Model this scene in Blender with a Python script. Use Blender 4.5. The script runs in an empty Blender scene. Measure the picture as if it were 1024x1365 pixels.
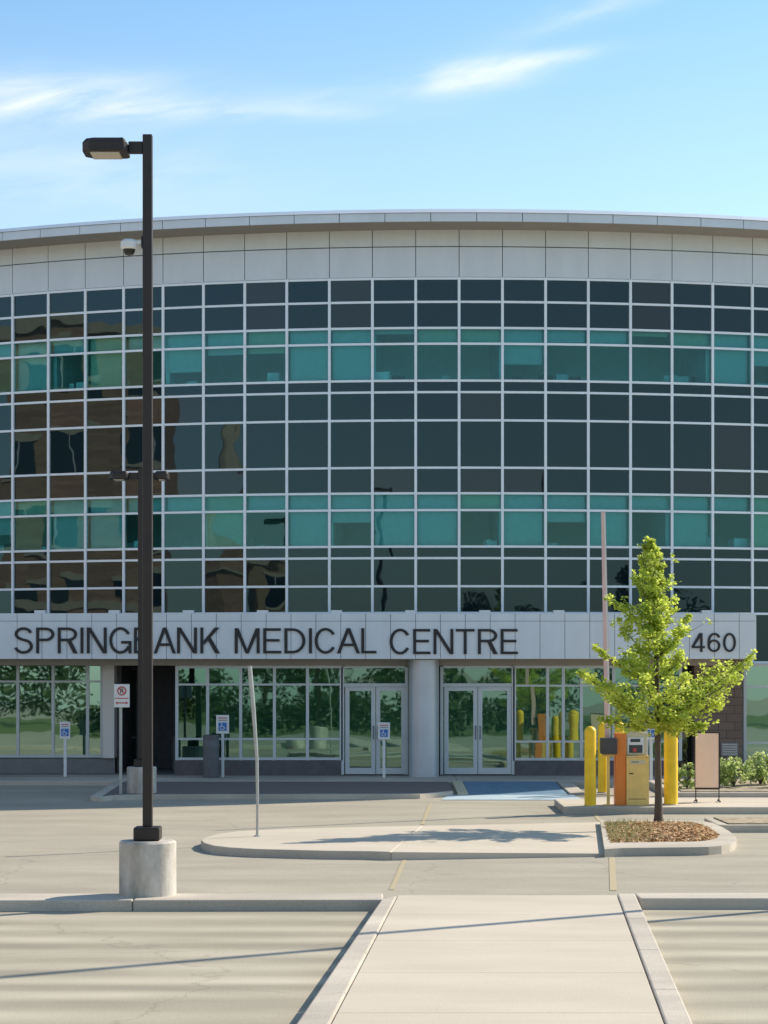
import bpy, bmesh, math, random
from mathutils import Vector, Matrix, noise
random.seed(7)
R = math.radians; PI = math.pi
C = bpy.context.scene.collection
F, CX, HY, EYE = 2800.0, 512.0, 880.0, 2.9

def G(px, py, z=0.0):
    d = F*(EYE-z)/(py-HY); return Vector(((px-CX)*d/F, d, z))
def PX(px, d): return (px-CX)*d/F
def PZ(py, d): return EYE+(HY-py)*d/F

# ------------------------------------------------------------------ materials
def mat(name, col, rough=.6, metal=0., var=.0, scale=6., bump=0., bscale=40., col2=None, spec=.5, coords='Object', stretch=(1,1,1), detail=6):
    m = bpy.data.materials.new(name); m.use_nodes = True
    nt = m.node_tree; b = nt.nodes['Principled BSDF']
    b.inputs['Base Color'].default_value = (*col, 1); b.inputs['Roughness'].default_value = rough
    b.inputs['Metallic'].default_value = metal; b.inputs['Specular IOR Level'].default_value = spec
    tc = nt.nodes.new('ShaderNodeTexCoord'); mp = nt.nodes.new('ShaderNodeMapping'); mp.inputs['Scale'].default_value = stretch
    nt.links.new(tc.outputs[coords], mp.inputs[0])
    if var or col2:
        n = nt.nodes.new('ShaderNodeTexNoise'); n.inputs['Scale'].default_value = scale; n.inputs['Detail'].default_value = detail; n.inputs['Roughness'].default_value = .65
        nt.links.new(mp.outputs[0], n.inputs['Vector'])
        r = nt.nodes.new('ShaderNodeValToRGB'); r.color_ramp.elements[0].position = .33; r.color_ramp.elements[1].position = .67
        c1 = [max(0, c*(1-var)) for c in col]; c2 = col2 if col2 else [c*(1+var) for c in col]
        r.color_ramp.elements[0].color = (*c1, 1); r.color_ramp.elements[1].color = (*c2, 1)
        nt.links.new(n.outputs['Fac'], r.inputs[0]); nt.links.new(r.outputs[0], b.inputs['Base Color'])
    if bump:
        n2 = nt.nodes.new('ShaderNodeTexNoise'); n2.inputs['Scale'].default_value = bscale; n2.inputs['Detail'].default_value = 5
        nt.links.new(mp.outputs[0], n2.inputs['Vector'])
        bp = nt.nodes.new('ShaderNodeBump'); bp.inputs['Strength'].default_value = bump; bp.inputs['Distance'].default_value = .01
        nt.links.new(n2.outputs['Fac'], bp.inputs['Height']); nt.links.new(bp.outputs[0], b.inputs['Normal'])
    return m

def ground_mat(name, base, blot, specks, light_streaks=None, patch=.18):
    m = bpy.data.materials.new(name); m.use_nodes = True
    nt = m.node_tree; N = nt.nodes; L = nt.links; b = N['Principled BSDF']; b.inputs['Roughness'].default_value = .9; b.inputs['Specular IOR Level'].default_value = .25
    tc = N.new('ShaderNodeNewGeometry')
    def nz(scale, det=5, st=(1,1,1)):
        mp = N.new('ShaderNodeMapping'); mp.inputs['Scale'].default_value = st
        L.new(tc.outputs['Position'], mp.inputs[0])
        n = N.new('ShaderNodeTexNoise'); n.inputs['Scale'].default_value = scale; n.inputs['Detail'].default_value = det; n.inputs['Roughness'].default_value = .6
        L.new(mp.outputs[0], n.inputs['Vector']); return n.outputs['Fac']
    def rng(v, a, bb, lo, hi):
        r = N.new('ShaderNodeMapRange'); r.inputs['From Min'].default_value = a; r.inputs['From Max'].default_value = bb
        r.inputs['To Min'].default_value = lo; r.inputs['To Max'].default_value = hi; L.new(v, r.inputs[0]); return r.outputs[0]
    def mul(a, bb):
        x = N.new('ShaderNodeMath'); x.operation = 'MULTIPLY'; L.new(a, x.inputs[0]); L.new(bb, x.inputs[1]); return x.outputs[0]
    f = mul(rng(nz(.35), .3, .7, 1-blot, 1+blot), rng(nz(60, 3), .25, .75, 1-specks, 1+specks))
    f = mul(f, rng(nz(1.1, 6, (.35, 1, 1)), .35, .65, 1-patch*.5, 1+patch*.5))
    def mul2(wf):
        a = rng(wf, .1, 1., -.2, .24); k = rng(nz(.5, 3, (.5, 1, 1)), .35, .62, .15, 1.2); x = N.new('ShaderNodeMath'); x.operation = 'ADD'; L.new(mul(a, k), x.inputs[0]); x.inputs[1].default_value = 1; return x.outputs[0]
    if light_streaks:  # bands of light lying across the lot, painted into the asphalt colour
        w = N.new('ShaderNodeTexWave'); w.wave_type = 'BANDS'; w.bands_direction = 'Y'; w.inputs['Scale'].default_value = light_streaks; w.inputs['Distortion'].default_value = 5.5
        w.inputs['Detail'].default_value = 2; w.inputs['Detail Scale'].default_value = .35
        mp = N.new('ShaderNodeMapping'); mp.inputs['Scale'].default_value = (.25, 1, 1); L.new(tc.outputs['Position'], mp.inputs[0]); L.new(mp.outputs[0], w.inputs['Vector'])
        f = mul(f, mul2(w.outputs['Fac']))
    if 'asphalt' in name:
        vo = N.new('ShaderNodeTexVoronoi'); vo.feature = 'DISTANCE_TO_EDGE'; vo.inputs['Scale'].default_value = .22
        wn = N.new('ShaderNodeTexNoise'); wn.inputs['Scale'].default_value = 1.2; wn.inputs['Detail'].default_value = 6; L.new(tc.outputs['Position'], wn.inputs['Vector'])
        ad = N.new('ShaderNodeVectorMath'); ad.operation = 'ADD'; L.new(tc.outputs['Position'], ad.inputs[0]); L.new(wn.outputs['Color'], ad.inputs[1]); L.new(ad.outputs[0], vo.inputs['Vector'])
        f = mul(f, rng(vo.outputs['Distance'], .0, .005, .82, 1.))
        f = mul(f, rng(nz(2.6, 2), .70, .78, 1., .86))
    v = N.new('ShaderNodeVectorMath'); v.operation = 'SCALE'; v.inputs[0].default_value = base; L.new(f, v.inputs['Scale']); L.new(v.outputs[0], b.inputs['Base Color'])
    bp = N.new('ShaderNodeBump'); bp.inputs['Strength'].default_value = .35; bp.inputs['Distance'].default_value = .008
    L.new(nz(45, 4), bp.inputs['Height']); L.new(bp.outputs[0], b.inputs['Normal'])
    return m

def brick_mat(name, c1, c2, mortar, scale=1., bw=.42, bh=.14):
    m = bpy.data.materials.new(name); m.use_nodes = True
    nt = m.node_tree; N = nt.nodes; L = nt.links; b = N['Principled BSDF']; b.inputs['Roughness'].default_value = .85
    g = N.new('ShaderNodeNewGeometry'); s = N.new('ShaderNodeSeparateXYZ'); L.new(g.outputs['Position'], s.inputs[0])
    a = N.new('ShaderNodeMath'); a.operation = 'ADD'; L.new(s.outputs['X'], a.inputs[0]); L.new(s.outputs['Y'], a.inputs[1])
    c = N.new('ShaderNodeCombineXYZ'); L.new(a.outputs[0], c.inputs[0]); L.new(s.outputs['Z'], c.inputs[1])
    t = N.new('ShaderNodeTexBrick'); t.inputs['Color1'].default_value = (*c1, 1); t.inputs['Color2'].default_value = (*c2, 1); t.inputs['Mortar'].default_value = (*mortar, 1)
    t.inputs['Scale'].default_value = scale; t.inputs['Brick Width'].default_value = bw; t.inputs['Row Height'].default_value = bh; t.inputs['Mortar Size'].default_value = .008
    L.new(c.outputs[0], t.inputs['Vector']); L.new(t.outputs['Color'], b.inputs['Base Color'])
    return m

def glass_mat(name, tint, refl, base=None, wave=.5, gc=(.9, .97, 1)):
    """tinted pane: reflects part of the light, lets the tinted rest through (or shows an opaque back when base is given)"""
    m = bpy.data.materials.new(name); m.use_nodes = True
    nt = m.node_tree; N = nt.nodes; L = nt.links; N.remove(N['Principled BSDF']); out = N['Material Output']
    gl = N.new('ShaderNodeBsdfGlossy'); gl.inputs['Roughness'].default_value = .012; gl.inputs['Color'].default_value = (*gc, 1)
    if base:
        bk = N.new('ShaderNodeBsdfDiffuse'); bk.inputs['Color'].default_value = (*base, 1)
    else:
        bk = N.new('ShaderNodeBsdfTransparent'); bk.inputs['Color'].default_value = (*tint, 1)
    lw = N.new('ShaderNodeFresnel'); lw.inputs['IOR'].default_value = 1.5
    r = N.new('ShaderNodeMapRange'); r.inputs['From Min'].default_value = .04; r.inputs['From Max'].default_value = 1; r.inputs['To Min'].default_value = refl; r.inputs['To Max'].default_value = 1
    L.new(lw.outputs[0], r.inputs[0])
    mx = N.new('ShaderNodeMixShader'); L.new(r.outputs[0], mx.inputs[0]); L.new(bk.outputs[0], mx.inputs[1]); L.new(gl.outputs[0], mx.inputs[2]); L.new(mx.outputs[0], out.inputs[0])
    g = N.new('ShaderNodeNewGeometry'); n = N.new('ShaderNodeTexNoise'); n.inputs['Scale'].default_value = 1.3; n.inputs['Detail'].default_value = 1.
    L.new(g.outputs['Position'], n.inputs['Vector'])
    bp = N.new('ShaderNodeBump'); bp.inputs['Strength'].default_value = wave; bp.inputs['Distance'].default_value = .005
    L.new(n.outputs['Fac'], bp.inputs['Height']); L.new(bp.outputs[0], gl.inputs['Normal'])
    return m

M = {}
M['asphalt'] = ground_mat('asphalt', (.37, .333, .262), .08, .20)
M['lot'] = ground_mat('parking_asphalt', (.38, .34, .26), .07, .22, light_streaks=.34)
M['concrete'] = ground_mat('walk_concrete', (.54, .475, .38), .05, .09, patch=.12)
M['curb'] = ground_mat('curb_concrete', (.49, .435, .36), .16, .18, patch=.25)
M['joint'] = mat('joint', (.07, .06, .05), .9)
M['paver'] = brick_mat('pavers', (.16, .13, .115), (.19, .155, .14), (.13, .11, .10), 1, .22, .11)
M['blue'] = mat('blue_paint', (.13, .23, .32), .7, var=.2, scale=5)
M['paleblue'] = mat('pale_blue_paint', (.42, .52, .56), .7, var=.12, scale=4)
M['yline'] = mat('yellow_line', (.48, .385, .19), .8, col2=(.40, .34, .25), var=.05, scale=7)
M['mulch'] = mat('mulch', (.50, .26, .11), .95, col2=(.72, .42, .19), var=.4, scale=25, bump=1, bscale=30)
M['soil'] = mat('dry_soil', (.30, .22, .14), .95, col2=(.50, .42, .30), var=.3, scale=6, bump=1, bscale=30)
M['grass'] = mat('grass', (.10, .14, .03), .9, col2=(.17, .2, .05), var=.3, scale=5, bump=.5)
M['blade'] = mat('grass_blade', (.36, .42, .12), .8, col2=(.60, .54, .24), var=.3, scale=9)
M['chip'] = mat('bark_chip', (.48, .26, .11), .9, col2=(.76, .50, .26), var=.4, scale=12)
M['bronze'] = mat('bronze_metal', (.030, .020, .0165), .45, .2, var=.15, scale=4)
M['lens'] = mat('lamp_lens', (.62, .56, .46), .3)
M['white'] = mat('white_paint', (.72, .72, .70), .45, var=.05, scale=6)
M['black'] = mat('black_plastic', (.015, .015, .016), .35)
M['base'] = mat('lamp_base_concrete', (.40, .345, .28), .9, col2=(.64, .59, .52), var=.18, scale=3.2, bump=.5, bscale=60, stretch=(1, 1, .45))
M['panel'] = mat('metal_panel', (.66, .70, .74), .45, .1, var=.05, scale=1.6, stretch=(1, 1, .3))
M['panel2'] = mat('metal_panel_upper', (.66, .69, .70), .45, .1, var=.05, scale=1.6, stretch=(1, 1, .3))
M['seam'] = mat('seam', (.12, .13, .14), .8)
M['soffit'] = mat('soffit_metal', (.36, .32, .275), .7, var=.05, scale=2)
M['alu'] = mat('aluminium', (.82, .86, .90), .4, .1, var=.04, scale=3)
M['alu_frame'] = mat('aluminium_frame', (.56, .59, .61), .42, .15, var=.04, scale=3)
M['column'] = mat('column_metal', (.50, .53, .57), .38, .35, var=.05, scale=2)
M['darkwall'] = mat('dark_block', (.12, .11, .115), .8, var=.15, scale=6, bump=.3)
M['greywall'] = mat('grey_block', (.20, .20, .205), .8, var=.12, scale=5, bump=.3)
M['brickwall'] = brick_mat('brown_block', (.14, .10, .08), (.19, .14, .11), (.06, .05, .045), 1, .4, .2)
M['glass_span'] = glass_mat('spandrel_glass', None, .045, base=(.006, .014, .018), gc=(.7, .95, 1))
M['glass_span2'] = glass_mat('spandrel_glass_brown', None, .045, base=(.020, .023, .024), gc=(.8, .95, 1))
M['glass_vis'] = glass_mat('vision_glass', (.36, .80, .83), .06, gc=(.6, 1, .97))
M['glass_gf'] = glass_mat('shopfront_glass', (.30, .62, .48), .32, wave=.28, gc=(.72, 1, .84))
M['glass_mid'] = glass_mat('shopfront_glass_clear', (.34, .66, .50), .2, wave=.28, gc=(.60, 1, .84))
M['glass_door'] = glass_mat('door_glass', (.34, .66, .52), .22, wave=.28, gc=(.66, 1, .84))
M['glass_dark'] = glass_mat('dark_glass', None, .10, base=(.01, .02, .02))
M['blind'] = mat('blind_fabric', (.62, .64, .62), .8, var=.05)
M['blind2'] = mat('blind_fabric_warm', (.66, .60, .46), .8, var=.05)
M['room'] = mat('room_wall', (.74, .92, .90), .85, var=.08, scale=.8)
M['ceil'] = mat('room_ceiling', (.75, .77, .74), .85)
M['clutter'] = mat('office_clutter', (.82, .86, .84), .7, var=.3, scale=2)
M['desk'] = mat('desk', (.12, .13, .12), .6)
M['letter'] = mat('letter_black', (.012, .012, .015), .5)
M['ybol'] = mat('yellow_bollard', (.88, .55, .012), .5, var=.12, scale=4)
M['ymach'] = mat('machine_tan', (.80, .54, .17), .55, var=.10, scale=5)
M['orange'] = mat('orange_paint', (.78, .22, .03), .5, var=.04)
M['cream'] = mat('cream_plate', (.60, .52, .34), .5)
M['darkbox'] = mat('dark_grey_box', (.055, .055, .065), .5, var=.1)
M['screen'] = mat('screen', (.04, .05, .06), .25)
M['signblue'] = mat('sign_blue', (.03, .17, .50), .5)
M['signred'] = mat('sign_red', (.50, .06, .05), .5)
M['signgrey'] = mat('sign_print', (.25, .26, .28), .5)
M['galv'] = mat('galvanised', (.42, .42, .40), .45, .5, var=.1, scale=6)
M['bin'] = mat('bin_grey', (.12, .125, .135), .5, var=.1)
M['poster'] = mat('poster_peach', (.86, .62, .47), .5, var=.03)
M['armpink'] = mat('barrier_pink', (.72, .47, .43), .5, var=.06, scale=2)
M['armwhite'] = mat('barrier_white', (.72, .68, .64), .5)
M['bark'] = mat('bark', (.10, .075, .055), .9, var=.3, scale=18, bump=.6, bscale=40, stretch=(1, 1, .2))
def leaf_mat(name, c1, c2, trans):
    m = mat(name, c1, .55, col2=c2, var=.25, scale=3.5)
    nt = m.node_tree; b = nt.nodes['Principled BSDF']; out = nt.nodes['Material Output']
    t = nt.nodes.new('ShaderNodeBsdfTranslucent'); mx = nt.nodes.new('ShaderNodeMixShader'); mx.inputs[0].default_value = trans
    src = b.inputs['Base Color'].links[0].from_socket; nt.links.new(src, t.inputs[0])
    nt.links.new(b.outputs[0], mx.inputs[1]); nt.links.new(t.outputs[0], mx.inputs[2]); nt.links.new(mx.outputs[0], out.inputs[0])
    return m
M['leaf'] = leaf_mat('maple_leaf', (.46, .60, .08), (.78, .84, .18), .62)
M['leaf2'] = leaf_mat('shrub_leaf', (.32, .46, .12), (.68, .76, .32), .55)
M['leaf3'] = leaf_mat('dark_leaf', (.035, .06, .015), (.09, .13, .03), .2)
M['redbrick'] = brick_mat('red_brick', (.40, .23, .135), (.56, .36, .22), (.33, .26, .2), 1, .5, .2)
M['stone'] = mat('cream_stone', (.62, .54, .40), .8, var=.1)
M['redbrick2'] = brick_mat('ochre_brick', (.42, .30, .15), (.46, .34, .18), (.5, .42, .3), 1, .5, .2)

# ------------------------------------------------------------------ mesh builder
WL = {}
class MB:
    def __init__(s): s.v = []; s.f = []; s.m = []; s.mats = []
    def mi(s, k):
        if k not in s.mats: s.mats.append(k)
        return s.mats.index(k)
    def face(s, pts, k):
        n = len(s.v); s.v += [Vector(p) for p in pts]; s.f.append(list(range(n, n+len(pts)))); s.m.append(s.mi(k))
    def box(s, x0, x1, y0, y1, z0, z1, k, rz=0, pivot=None):
        p = [Vector((x, y, z)) for z in (z0, z1) for x, y in ((x0, y0), (x1, y0), (x1, y1), (x0, y1))]
        if rz:
            pv = Vector(pivot) if pivot else Vector(((x0+x1)/2, (y0+y1)/2, 0)); mt = Matrix.Rotation(rz, 3, 'Z')
            p = [mt @ (q-pv)+pv for q in p]
        n = len(s.v); s.v += p; i = s.mi(k)
        for q in ((0,3,2,1), (4,5,6,7), (0,1,5,4), (1,2,6,5), (2,3,7,6), (3,0,4,7)): s.f.append([n+a for a in q]); s.m.append(i)
    def prism(s, poly, z0, z1, k, kside=None):
        n = len(s.v); L = len(poly)
        area = sum(poly[i][0]*poly[(i+1) % L][1]-poly[(i+1) % L][0]*poly[i][1] for i in range(L))
        if area < 0: poly = list(reversed(poly))
        zt = z1 if callable(z1) else (lambda x, y: z1)
        s.v += [Vector((p[0], p[1], z0)) for p in poly]+[Vector((p[0], p[1], zt(p[0], p[1]))) for p in poly]
        s.f.append([n+L+i for i in range(L)]); s.m.append(s.mi(k))
        s.f.append([n+L-1-i for i in range(L)]); s.m.append(s.mi(k))
        ks = s.mi(kside or k)
        for i in range(L):
            j = (i+1) % L; s.f.append([n+i, n+j, n+L+j, n+L+i]); s.m.append(ks)
    def tube(s, pts, rad, k, seg=12, cap=True):
        pts = [Vector(p) for p in pts]; rs = rad if isinstance(rad, (list, tuple)) else [rad]*len(pts)
        n0 = len(s.v); i = s.mi(k)
        up = Vector((0, 0, 1))
        for a, p in enumerate(pts):
            d = (pts[min(a+1, len(pts)-1)]-pts[max(a-1, 0)]).normalized()
            u = d.cross(Vector((0, 1, 0)) if abs(d.y) < .9 else Vector((1, 0, 0))).normalized(); w = d.cross(u)
            for t in range(seg):
                g = 2*PI*t/seg; s.v.append(p+(u*math.cos(g)+w*math.sin(g))*rs[a])
        for a in range(len(pts)-1):
            for t in range(seg):
                q = n0+a*seg+t; q2 = n0+a*seg+(t+1) % seg
                s.f.append([q, q2, q2+seg, q+seg]); s.m.append(i)
        if cap:
            s.f.append([n0+seg-1-t for t in range(seg)]); s.m.append(i)
            s.f.append([n0+(len(pts)-1)*seg+t for t in range(seg)]); s.m.append(i)
    def lathe(s, x, y, prof, k, seg=32):
        s.tube([(x, y, z) for r, z in prof], [max(r, .0005) for r, z in prof], k, seg)
    def ring(s, cx, cy, r0, r1, z0, z1, a0, a1, n, k):
        """curved bar, r1 outer (towards the viewer); angle 0 faces -Y, positive to +X"""
        i = s.mi(k); b = len(s.v)
        for t in range(n+1):
            a = a0+(a1-a0)*t/n
            for r, z in ((r1, z0), (r1, z1), (r0, z1), (r0, z0)): s.v.append(Vector((cx+r*math.sin(a), cy-r*math.cos(a), z)))
        for t in range(n):
            for q in range(4):
                q2 = (q+1) % 4; p = b+t*4
                s.f.append([p+q, p+4+q, p+4+q2, p+q2]); s.m.append(i)
        s.f.append([b, b+1, b+2, b+3]); s.m.append(i); e = b+n*4; s.f.append([e+3, e+2, e+1, e]); s.m.append(i)
    def build(s, name, parent=None, bevel=0, smooth=False):
        me = bpy.data.meshes.new(name); o = bpy.data.objects.new(name, me); C.objects.link(o)
        base = WL.get(parent.name, Vector((0, 0, 0))) if parent else Vector((0, 0, 0))
        if parent: o.parent = parent; WL[o.name] = base
        me.from_pydata([tuple(v-base) for v in s.v], [], s.f)
        for k in s.mats: me.materials.append(M[k] if isinstance(k, str) else k)
        me.polygons.foreach_set('material_index', s.m)
        bm = bmesh.new(); bm.from_mesh(me)
        if len(bm.faces) < 5000 and not getattr(s, 'nofix', False): bmesh.ops.recalc_face_normals(bm, faces=bm.faces)
        bm.to_mesh(me); bm.free()
        if smooth:
            me.polygons.foreach_set('use_smooth', [True]*len(me.polygons))
            me.set_sharp_from_angle(angle=R(35))
        if bevel:
            bv = o.modifiers.new('bevel', 'BEVEL'); bv.width = bevel; bv.segments = 2; bv.limit_method = 'ANGLE'; bv.angle_limit = R(40)
        me.update(); return o
def thing(name, loc, label, cat, group=None):
    o = bpy.data.objects.new(name, None); C.objects.link(o); o.location = loc; o.empty_display_size = .2
    WL[o.name] = Vector(loc); o['label'] = label; o['category'] = cat
    if group: o['group'] = group
    return o
def tag(o, label, cat, group=None):
    o['label'] = label; o['category'] = cat
    if group: o['group'] = group
    return o
def struct(o): o['kind'] = 'structure'; return o
def stuff(o, label, cat): o['kind'] = 'stuff'; o['label'] = label; o['category'] = cat; return o
def lab(o, t): o['label'] = t; return o

# ------------------------------------------------------------------ ground
m = MB(); m.face([(-500, -300, -.004), (500, -300, -.004), (500, 700, -.004), (-500, 700, -.004)], 'asphalt'); struct(m.build('ground'))
def ext(a, b, py, z):      # point of the image line a-b at row py, on height z
    t = (py-a[1])/(b[1]-a[1]); return G(a[0]+(b[0]-a[0])*t, py, z)
ZK = .13
def line(a, b, z=ZK, near=1850, far=None): return [ext(a, b, near, z), ext(a, b, far or a[1], z)]
Lg = line((529, 1194), (439, 1365)); Lo = line((509, 1198), (394, 1365)); Rg = line((823, 1191), (888, 1365)); Ro = line((847, 1191), (925, 1365))
xy = lambda p: (p[0], p[1])
g = .011
# near parking lot surfaces beside the walkway
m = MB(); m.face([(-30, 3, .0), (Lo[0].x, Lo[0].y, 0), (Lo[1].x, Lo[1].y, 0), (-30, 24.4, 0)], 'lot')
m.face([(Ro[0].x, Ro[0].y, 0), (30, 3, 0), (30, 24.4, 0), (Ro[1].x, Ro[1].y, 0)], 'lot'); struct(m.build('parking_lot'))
FARW = 24.85
m = MB(); 
W = [(Lg[0].x+g, Lg[0].y), (Rg[0].x-g, Rg[0].y), (Rg[1].x-g, Rg[1].y-.02), (Rg[1].x-g+.02, FARW), (Lg[1].x+g+.02, FARW), (Lg[1].x+g, Lg[1].y)]
# slabs with tooled joints every 1.7 m
def lerp_edge(y):
    t = (y-Lg[0].y)/(Lg[1].y-Lg[0].y); a = Lg[0].x+(Lg[1].x-Lg[0].x)*t
    t = (y-Rg[0].y)/(Rg[1].y-Rg[0].y); b = Rg[0].x+(Rg[1].x-Rg[0].x)*t
    return a+g, b-g
ys = [Lg[0].y+.05]
while ys[-1]+2.3 < FARW: ys.append(ys[-1]+2.13)
ys.append(FARW)
for a, b in zip(ys, ys[1:]):
    (xa, xb), (xc, xd) = lerp_edge(a+.004), lerp_edge(b-.004)
    m.prism([(xa, a+.004), (xb, a+.004), (xd, b-.004), (xc, b-.004)], -.1, ZK-.012, 'concrete')
xc, xd = lerp_edge(FARW)
m.prism([(xc, FARW+.003), (xd, FARW+.003), (xd+.02, FARW+.6), (xc+.02, FARW+.6)], -.1, lambda x, y: ZK-.012 if y < FARW+.3 else .008, 'concrete')
struct(m.build('walkway', bevel=.004))
m = MB()
(xa, xb), (xc, xd) = lerp_edge(Lg[0].y), lerp_edge(FARW)
m.prism([(xa-g*1.5, Lg[0].y), (xb+g*1.5, Lg[0].y), (xd+g*1.5, FARW-.05), (xc-g*1.5, FARW-.05)], -.12, ZK-.03, 'joint'); struct(m.build('walkway_joint'))
def curb_run(m, inner, outer, n, k='curb'):
    for i in range(n):
        t0, t1 = i/n, (i+1)/n; e = .003/n
        a, b = inner[0].lerp(inner[1], t0+e), inner[0].lerp(inner[1], t1-e); c, d = outer[0].lerp(outer[1], t0+e), outer[0].lerp(outer[1], t1-e)
        m.prism([xy(a), xy(b), xy(d), xy(c)], -.1, ZK, k)
m = MB(); curb_run(m, Lg, Lo, 7); struct(m.build('walkway_curb', bevel=.018))
m = MB(); curb_run(m, Rg, Ro, 7); struct(m.build('walkway_curb', bevel=.018))
m = MB()
x = Lo[1].x+.02
xs = [x]
while xs[-1] > -30: xs.append(xs[-1]-2.9)
for a, b in zip(xs, xs[1:]):
    da = (x-a)*-.012; db = (x-b)*-.012
    m.prism([(a-.004, 24.3+da), (a-.004, 24.98+da), (b+.004, 24.98+db), (b+.004, 24.3+db)], -.1, ZK, 'curb')
struct(m.build('parking_curb', bevel=.02))
m = MB(); x = Ro[1].x-.01; xs = [x]
while xs[-1] < 30: xs.append(xs[-1]+2.9)
for a, b in zip(xs, xs[1:]):
    m.prism([(a+.004, 24.45), (a+.004, 25.0), (b-.004, 25.0), (b-.004, 24.45)], -.1, ZK, 'curb')
struct(m.build('parking_curb', bevel=.02))

# concrete island
ZI = .12
near = [G(x, y, ZI) for x, y in ((521, 1135.5), (494, 1134.5), (440, 1134), (396, 1133), (340, 1131.5), (305, 1129.5), (284, 1127), (272, 1123.5), (268, 1120), (272, 1116.5))]
far = [G(x, y, ZI) for x, y in ((290, 1111.5), (318, 1108), (370, 1105.5), (435, 1103.5), (500, 1102), (564, 1100.5))]
m = MB(); m.prism([xy(p) for p in near+far], -.1, ZI, 'concrete', 'curb')
a, b = near[0], far[-1]
struct(m.build('island', bevel=.015))
m = MB()
rg = G(806, 1140, .02); rf = G(800, 1098, .02)
m.prism([(a.x+.006, a.y), (rg.x, rg.y), (rf.x, rf.y), (b.x+.006, b.y)], -.1, lambda x, y: .045 if x > 3 else ZI-.003, 'concrete'); struct(m.build('crosswalk', bevel=.01))
# planter
pl_out = [G(x, y, ZI) for x, y in ((806, 1132), (830, 1130.5), (870, 1130), (920, 1129.5), (945, 1129), (962, 1127.6), (973, 1125.2), (980, 1122), (982, 1118), (979.5, 1113.5), (973, 1108.5), (963, 1102.5), (950, 1097), (936, 1094.3), (900, 1093), (800, 1093))]
pl_in = [G(x, y, ZI) for x, y in ((814, 1123.5), (834, 1123), (870, 1122.5), (912, 1122), (930, 1121.6), (942, 1120.6), (950, 1119), (956, 1117), (958, 1114.5), (956.5, 1111.5), (952, 1108), (945, 1104), (936, 1100.3), (925, 1098), (898, 1097), (806, 1097))]
m = MB(); n = len(pl_out)
for i in range(n):
    j = (i+1) % n; m.prism([xy(pl_out[i]), xy(pl_out[j]), xy(pl_in[j]), xy(pl_in[i])], -.1, ZI, 'curb')
struct(m.build('planter_curb'))
cen = sum(pl_in, Vector())/n
m = MB()
rings = 5
gr = [[cen.lerp(p, (q+1)/rings)+Vector((0, 0, (-.02+.13*(1-((q+1)/rings)**2)+(.02*noise.noise(cen.lerp(p, (q+1)/rings)*2.5))) - (.0 if q < rings-1 else .0))) for p in pl_in] for q in range(rings)]
ctop = cen+Vector((0, 0, .12))
for i in range(n):
    j = (i+1) % n; m.face([ctop, gr[0][i], gr[0][j]], 'mulch')
    for q in range(rings-1): m.face([gr[q][i], gr[q+1][i], gr[q+1][j], gr[q][j]], 'mulch')
struct(m.build('mulch_bed', smooth=True))
def inside(p, poly):
    c = False; j = len(poly)-1
    for i in range(len(poly)):
        if (poly[i].y > p[1]) != (poly[j].y > p[1]) and p[0] < (poly[j].x-poly[i].x)*(p[1]-poly[i].y)/(poly[j].y-poly[i].y)+poly[i].x: c = not c
        j = i
    return c
chips = MB(); chips.nofix = True; blades = MB(); blades.nofix = True
def bed_z(x, y):
    best = 1e9
    ang = Vector((x-cen.x, y-cen.y))
    # radial factor to the inner polygon
    t = 0.
    for q in range(1, 21):
        if not inside((cen.x+ang.x*20/q, cen.y+ang.y*20/q), pl_in): t = q/20
        else: break
    return ZI-.02+.13*(1-min(1, t)**2)
bx = [p.x for p in pl_in]; by = [p.y for p in pl_in]
for _ in range(7000):
    x = random.uniform(min(bx), max(bx)); y = random.uniform(min(by), max(by))
    if not inside((x, y), pl_in): continue
    z = bed_z(x, y)+.012; s_ = random.uniform(.014, .04); a = random.uniform(0, PI); u = Vector((math.cos(a), math.sin(a), random.uniform(-.5, .5)))*s_; w = Vector((-math.sin(a), math.cos(a), random.uniform(-.6, .6)))*s_*.35
    c = Vector((x, y, z)); chips.face([c-u-w, c+u-w, c+u+w, c-u+w], 'chip')
for _ in range(5000):
    x = random.uniform(min(bx), max(bx)); y = random.uniform(min(by), max(by))
    if not inside((x, y), pl_in): continue
    pr = .9 if (x < min(bx)+.35+random.random()*.5 or y > 35.6) else .06
    if random.random() > pr: continue
    z = bed_z(x, y); h = random.uniform(.04, .12); a = random.uniform(0, PI); u = Vector((math.cos(a), math.sin(a), 0))*.006
    c = Vector((x, y, z-.01)); t = c+Vector((random.uniform(-.04, .04), random.uniform(-.04, .04), h)); blades.face([c-u, c+u, t], 'blade')
stuff(chips.build('bark_chips'), 'loose brown bark chips covering the tree bed', 'bark chips')
stuff(blades.build('grass'), 'short dry grass round the edge of the tree bed', 'grass')

# second planting strip at the right
m = MB(); a = G(958, 1100, ZI)
m.prism([(a.x, a.y+.1), (a.x+.12, a.y), (16, a.y), (16, a.y+.16), (a.x+.2, a.y+.16), (a.x+.16, a.y+1.6), (a.x, a.y+1.6)], -.1, ZI, 'curb'); struct(m.build('planter_curb', bevel=.02))
m = MB(); m.prism([(a.x+.2, a.y+.165), (16, a.y+.165), (16, a.y+1.6), (a.x+.165, a.y+1.6)], -.1, ZI+.02, 'soil'); struct(m.build('mulch_bed'))

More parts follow.
